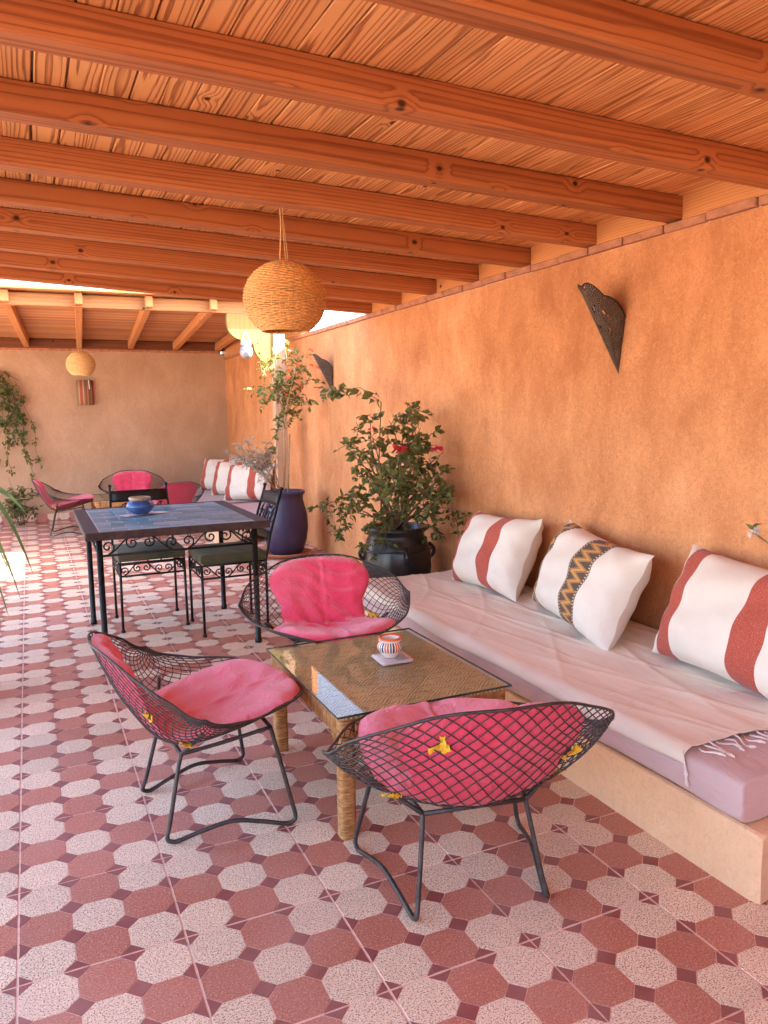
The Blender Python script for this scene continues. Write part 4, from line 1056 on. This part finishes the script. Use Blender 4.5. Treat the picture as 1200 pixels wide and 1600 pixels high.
# drooping side shoots of the same plant
E2 = [(1.86, 2.6, .56), (1.95, 2.45, .50), (2.05, 2.45, .42), (2.62, 2.35, .55), (2.66, 2.15, .62), (2.55, 2.5, .5), (1.80, 2.7, .70), (2.0, 2.55, .62)]
shrub('trailing_plant', 'sparse green shoots drooping over the rim of the black pot', (2.34, 2.76, .56), E2, rr, 'leafv', .045, .022, 7, 12, .005, (), None, twlen=.13, bow=.16, trunk0=.3)
# one long leafy runner reaching left along the wall
mbt = thing('climbing_runner', 'single leafy runner reaching left past the far sconce', 'plant', (2.30, 2.80, .56))
P = [Vector(p) for p in ((2.30, 2.80, .56), (2.28, 2.9, 1.0), (2.35, 3.0, 1.42), (2.30, 3.25, 1.53), (2.25, 3.5, 1.52), (2.18, 3.65, 1.52))]; Bv = Vector((2.30, 2.80, .56))
st = MB(); st.tube([p-Bv for p in P], [.005, .005, .004, .003, .0025, .002], 5); st.build('stem', M['stem'], mbt); lf = MB()
for k in range(46):
    g = 2+3*rr.random() if k < 20 else 3.6+1.4*rr.random(); g = min(g, 4.99); i = int(g); p = P[i].lerp(P[i+1], g-i)-Bv
    s_ = rr.uniform(.7, 1.2); leaf(lf, p+Vector((rr.uniform(-.03, .03), 0, rr.uniform(-.04, .02))), Vector((rr.gauss(0, 1), rr.gauss(0, 1), rr.gauss(-.5, .5))), .075*s_, .05*s_, rr)
lf.build('foliage', M['leaf'], mbt)
# thin flowering plant in the purple pot
E3 = [(2.18, 5.0, 1.95), (2.30, 5.05, 2.02), (2.45, 5.1, 1.90), (2.05, 4.95, 1.75), (2.38, 4.95, 1.75), (2.55, 5.0, 1.70), (2.20, 5.0, 1.60), (2.50, 5.0, 1.45), (2.0, 5.0, 1.55), (2.35, 5.05, 1.35)]
fl3 = [((2.10+.5*rr.random(), 4.92+.1*rr.random(), 1.45+.5*rr.random()), .03) for _ in range(16)]
shrub('flowering_shrub', 'tall thin shrub with orange-red flowers in the purple pot', (2.27, 5.10, .57), E3, rr, 'leafy', .05, .026, 6, 12, .008, fl3, 'orange', 'cane', twlen=.19, trunk0=.3, bow=.05, fork=(2.29, 5.06, 1.32))
ck = MB().tube([(2.30, 5.05, .57), (2.345, 5.08, 1.16)], .009, 7).build('garden_cane', M['cane']); tag(ck, 'short upright cane stuck in the purple pot', 'cane')
E4 = [(1.74, 5.0, 1.04), (1.80, 4.95, 1.10), (1.90, 4.95, 1.10), (2.00, 4.95, 1.05), (1.76, 4.9, .95), (1.86, 4.9, .92), (1.95, 4.9, .86), (2.05, 4.95, .92), (2.08, 4.95, 1.12), (1.84, 4.9, 1.0), (1.98, 4.9, .96)]
shrub('grey_shrub', 'grey-leaved twiggy plant leaning left out of the purple pot', (2.25, 5.08, .57), E4, rr, 'leafg', .024, .012, 12, 13, .004, (), None, twlen=.12, trunk0=.55, bow=.06)
mb = MB(); rr2 = random.Random(2); lv = thing('leafy_shoot', 'short green-leaved shoot rising beside the wooden post', 'plant', (2.20, 5.04, .57))
P = [Vector((0, 0, 0)), Vector((-.02, -.02, .3)), Vector((.0, -.04, .6)), Vector((.02, -.06, .75))]
MB().tube(P, [.004, .0035, .003, .002], 5).build('stem', M['stem'], lv)
for k in range(26):
    g = 1+1.99*rr2.random(); i = int(g); s_ = rr2.uniform(.7, 1.2); leaf(mb, P[i].lerp(P[i+1], g-i), Vector((rr2.gauss(0, 1), rr2.gauss(0, 1), rr2.gauss(-.2, .5))), .07*s_, .035*s_, rr2)
mb.build('foliage', M['leaf'], lv)
# trailing vine over the back wall
vn = thing('hanging_vine', 'trailing green vine hanging down the left of the back wall', 'plant', (-.45, YB-.04, 2.19))
st = MB(); lf = MB(); rv = random.Random(8)
for k in range(24):
    x = rv.uniform(-.60, .06) if k > 3 else rv.uniform(.02, .14); z0 = 2.2 if k < 6 else 2.0; ze = rv.uniform(.62, 1.35) if k > 3 else rv.uniform(.70, 1.1)
    x1 = x+rv.uniform(.0, .10); P = [Vector((x-.15*(1-q/14)**3+(x1-x)*q/14+.02*sin(q*.9+k), -.02-.05*sin(q*.7+k)**2, 0))+Vector((.45, 0, (1.93 if k > 3 else 1.8)+(ze-1.93)*q/14-2.19)) for q in range(15)]
    st.tube(P, .003, 4)
    for j in range(95):
        g = (rv.random()**.9)*13.99; i = int(g)
        if sin(i*1.9+k*2.3) < -.35: continue
        s_ = rv.uniform(.6, 1.2); leaf(lf, P[i].lerp(P[i+1], g-i)+Vector((rv.gauss(0, .018), rv.uniform(-.04, .01), 0)), Vector((rv.gauss(0, .6), rv.gauss(-.2, .5), rv.gauss(-.9, .5))), .045*s_, .03*s_, rv)
for (xx) in (-.4,):
    st.tube([(-.6, -.02, -.2), (.1, -.02, -.15), (.5, -.02, -.38)], .004, 4)
st.build('stems', M['stem'], vn); lf.build('foliage', M['leafv'], vn)
# low shrub at the foot of the back wall
E5 = [(-.25+.5*rv.random(), 8.55+.3*rv.random(), .15+.5*rv.random()) for _ in range(12)]
shrub('low_shrub', 'low leafy shrub at the foot of the back wall on the left', (-.05, 8.75, 0.003), E5, rv, 'leafv', .05, .025, 8, 8, .006, (), None, twlen=.14, trunk0=.2)
# blade-leaved plant entering at the left edge
bl_ = thing('spiky_plant', 'spiky plant with long drooping blade leaves at the left edge', 'plant', (-.30, 2.2, 0.003))
MB().lathe([(0, 0), (.13, 0), (.17, .3), (.18, .32), (.16, .32), (.15, .28), (0, .28)], 24).build('pot', M['terra'], bl_)
rb = random.Random(3)
MB().tube([(0, 0, .28), (.0, .01, .87)], [.03, .022], 8).build('stem', M['stem'], bl_)
for k, (ex, ey, ez, bz, wd) in enumerate([(.385, -.2, .90, .16, .036), (.275, -.2, .42, .20, .036), (.33, -.2, .50, .26, .034), (.24, -.15, .38, .16, .036), (.39, -.1, .60, .30, .03), (.30, -.25, .62, .18, .03), (-.3, .2, .5, .4, .034), (-.35, -.2, .6, .4, .034), (.05, -.4, .45, .4, .034), (.1, .42, .6, .4, .034), (-.1, .1, 1.3, .1, .03)]):
    P = branch((0, 0, .85), (ex, ey, ez), (0, 0, bz), 14); mb = MB()
    V = []
    for i, p in enumerate(P):
        t = i/14; tn = (P[min(i+1, 14)]-P[max(i-1, 0)]).normalized(); sd_ = tn.cross(Vector((0, 0, 1)));
        sd_ = sd_.normalized() if sd_.length > .01 else Vector((1, 0, 0)); sd_ = sd_*.45+sd_.cross(tn)*.89; ww = wd*1.0*(1-t)**.6*min(1, .5+t*3); nn_ = sd_.cross(tn)
        V += [p+sd_*ww+nn_*ww*.4, p, p-sd_*ww+nn_*ww*.4]
    mb.add(V, [(i*3+j, i*3+j+1, i*3+j+4, i*3+j+3) for i in range(14) for j in (0, 1)], 0, True); mb.build('blade_leaf', M['blade'], bl_)
# white blossom at the right edge
wb = thing('blossom_spray', 'single white blossom on a thin stem at the right edge', 'flower', (2.02, -.75, 0.003))
MB().lathe([(0, 0), (.09, 0), (.12, .2), (.13, .22), (.11, .22), (.1, .19), (0, .19)], 24).build('pot', M['terra'], wb)
BT = Vector((1.99, -.36, .995))-Vector((2.02, -.75, 0.003))
MB().tube(branch((0, 0, .19), BT, (.12, .0, .1), 12), [.004]*10+[.003]*3, 5).build('stem', M['stem'], wb)
mb = MB()
for k in range(16):
    a = rb.uniform(0, 6.28); leaf(mb, BT, Vector((cos(a), -.5+sin(a)*.6, rb.uniform(-.5, .8))), .024, .017, rb, .2, .3)
mb.build('petals', M['blossom'], wb)
mb = MB()
for k in range(4): leaf(mb, BT+Vector((.004, 0, .008)), Vector((rb.uniform(-1, 1), rb.uniform(-.5, .5), .6)), .03, .014, rb)
mb.build('leaves', M['leafy'], wb)
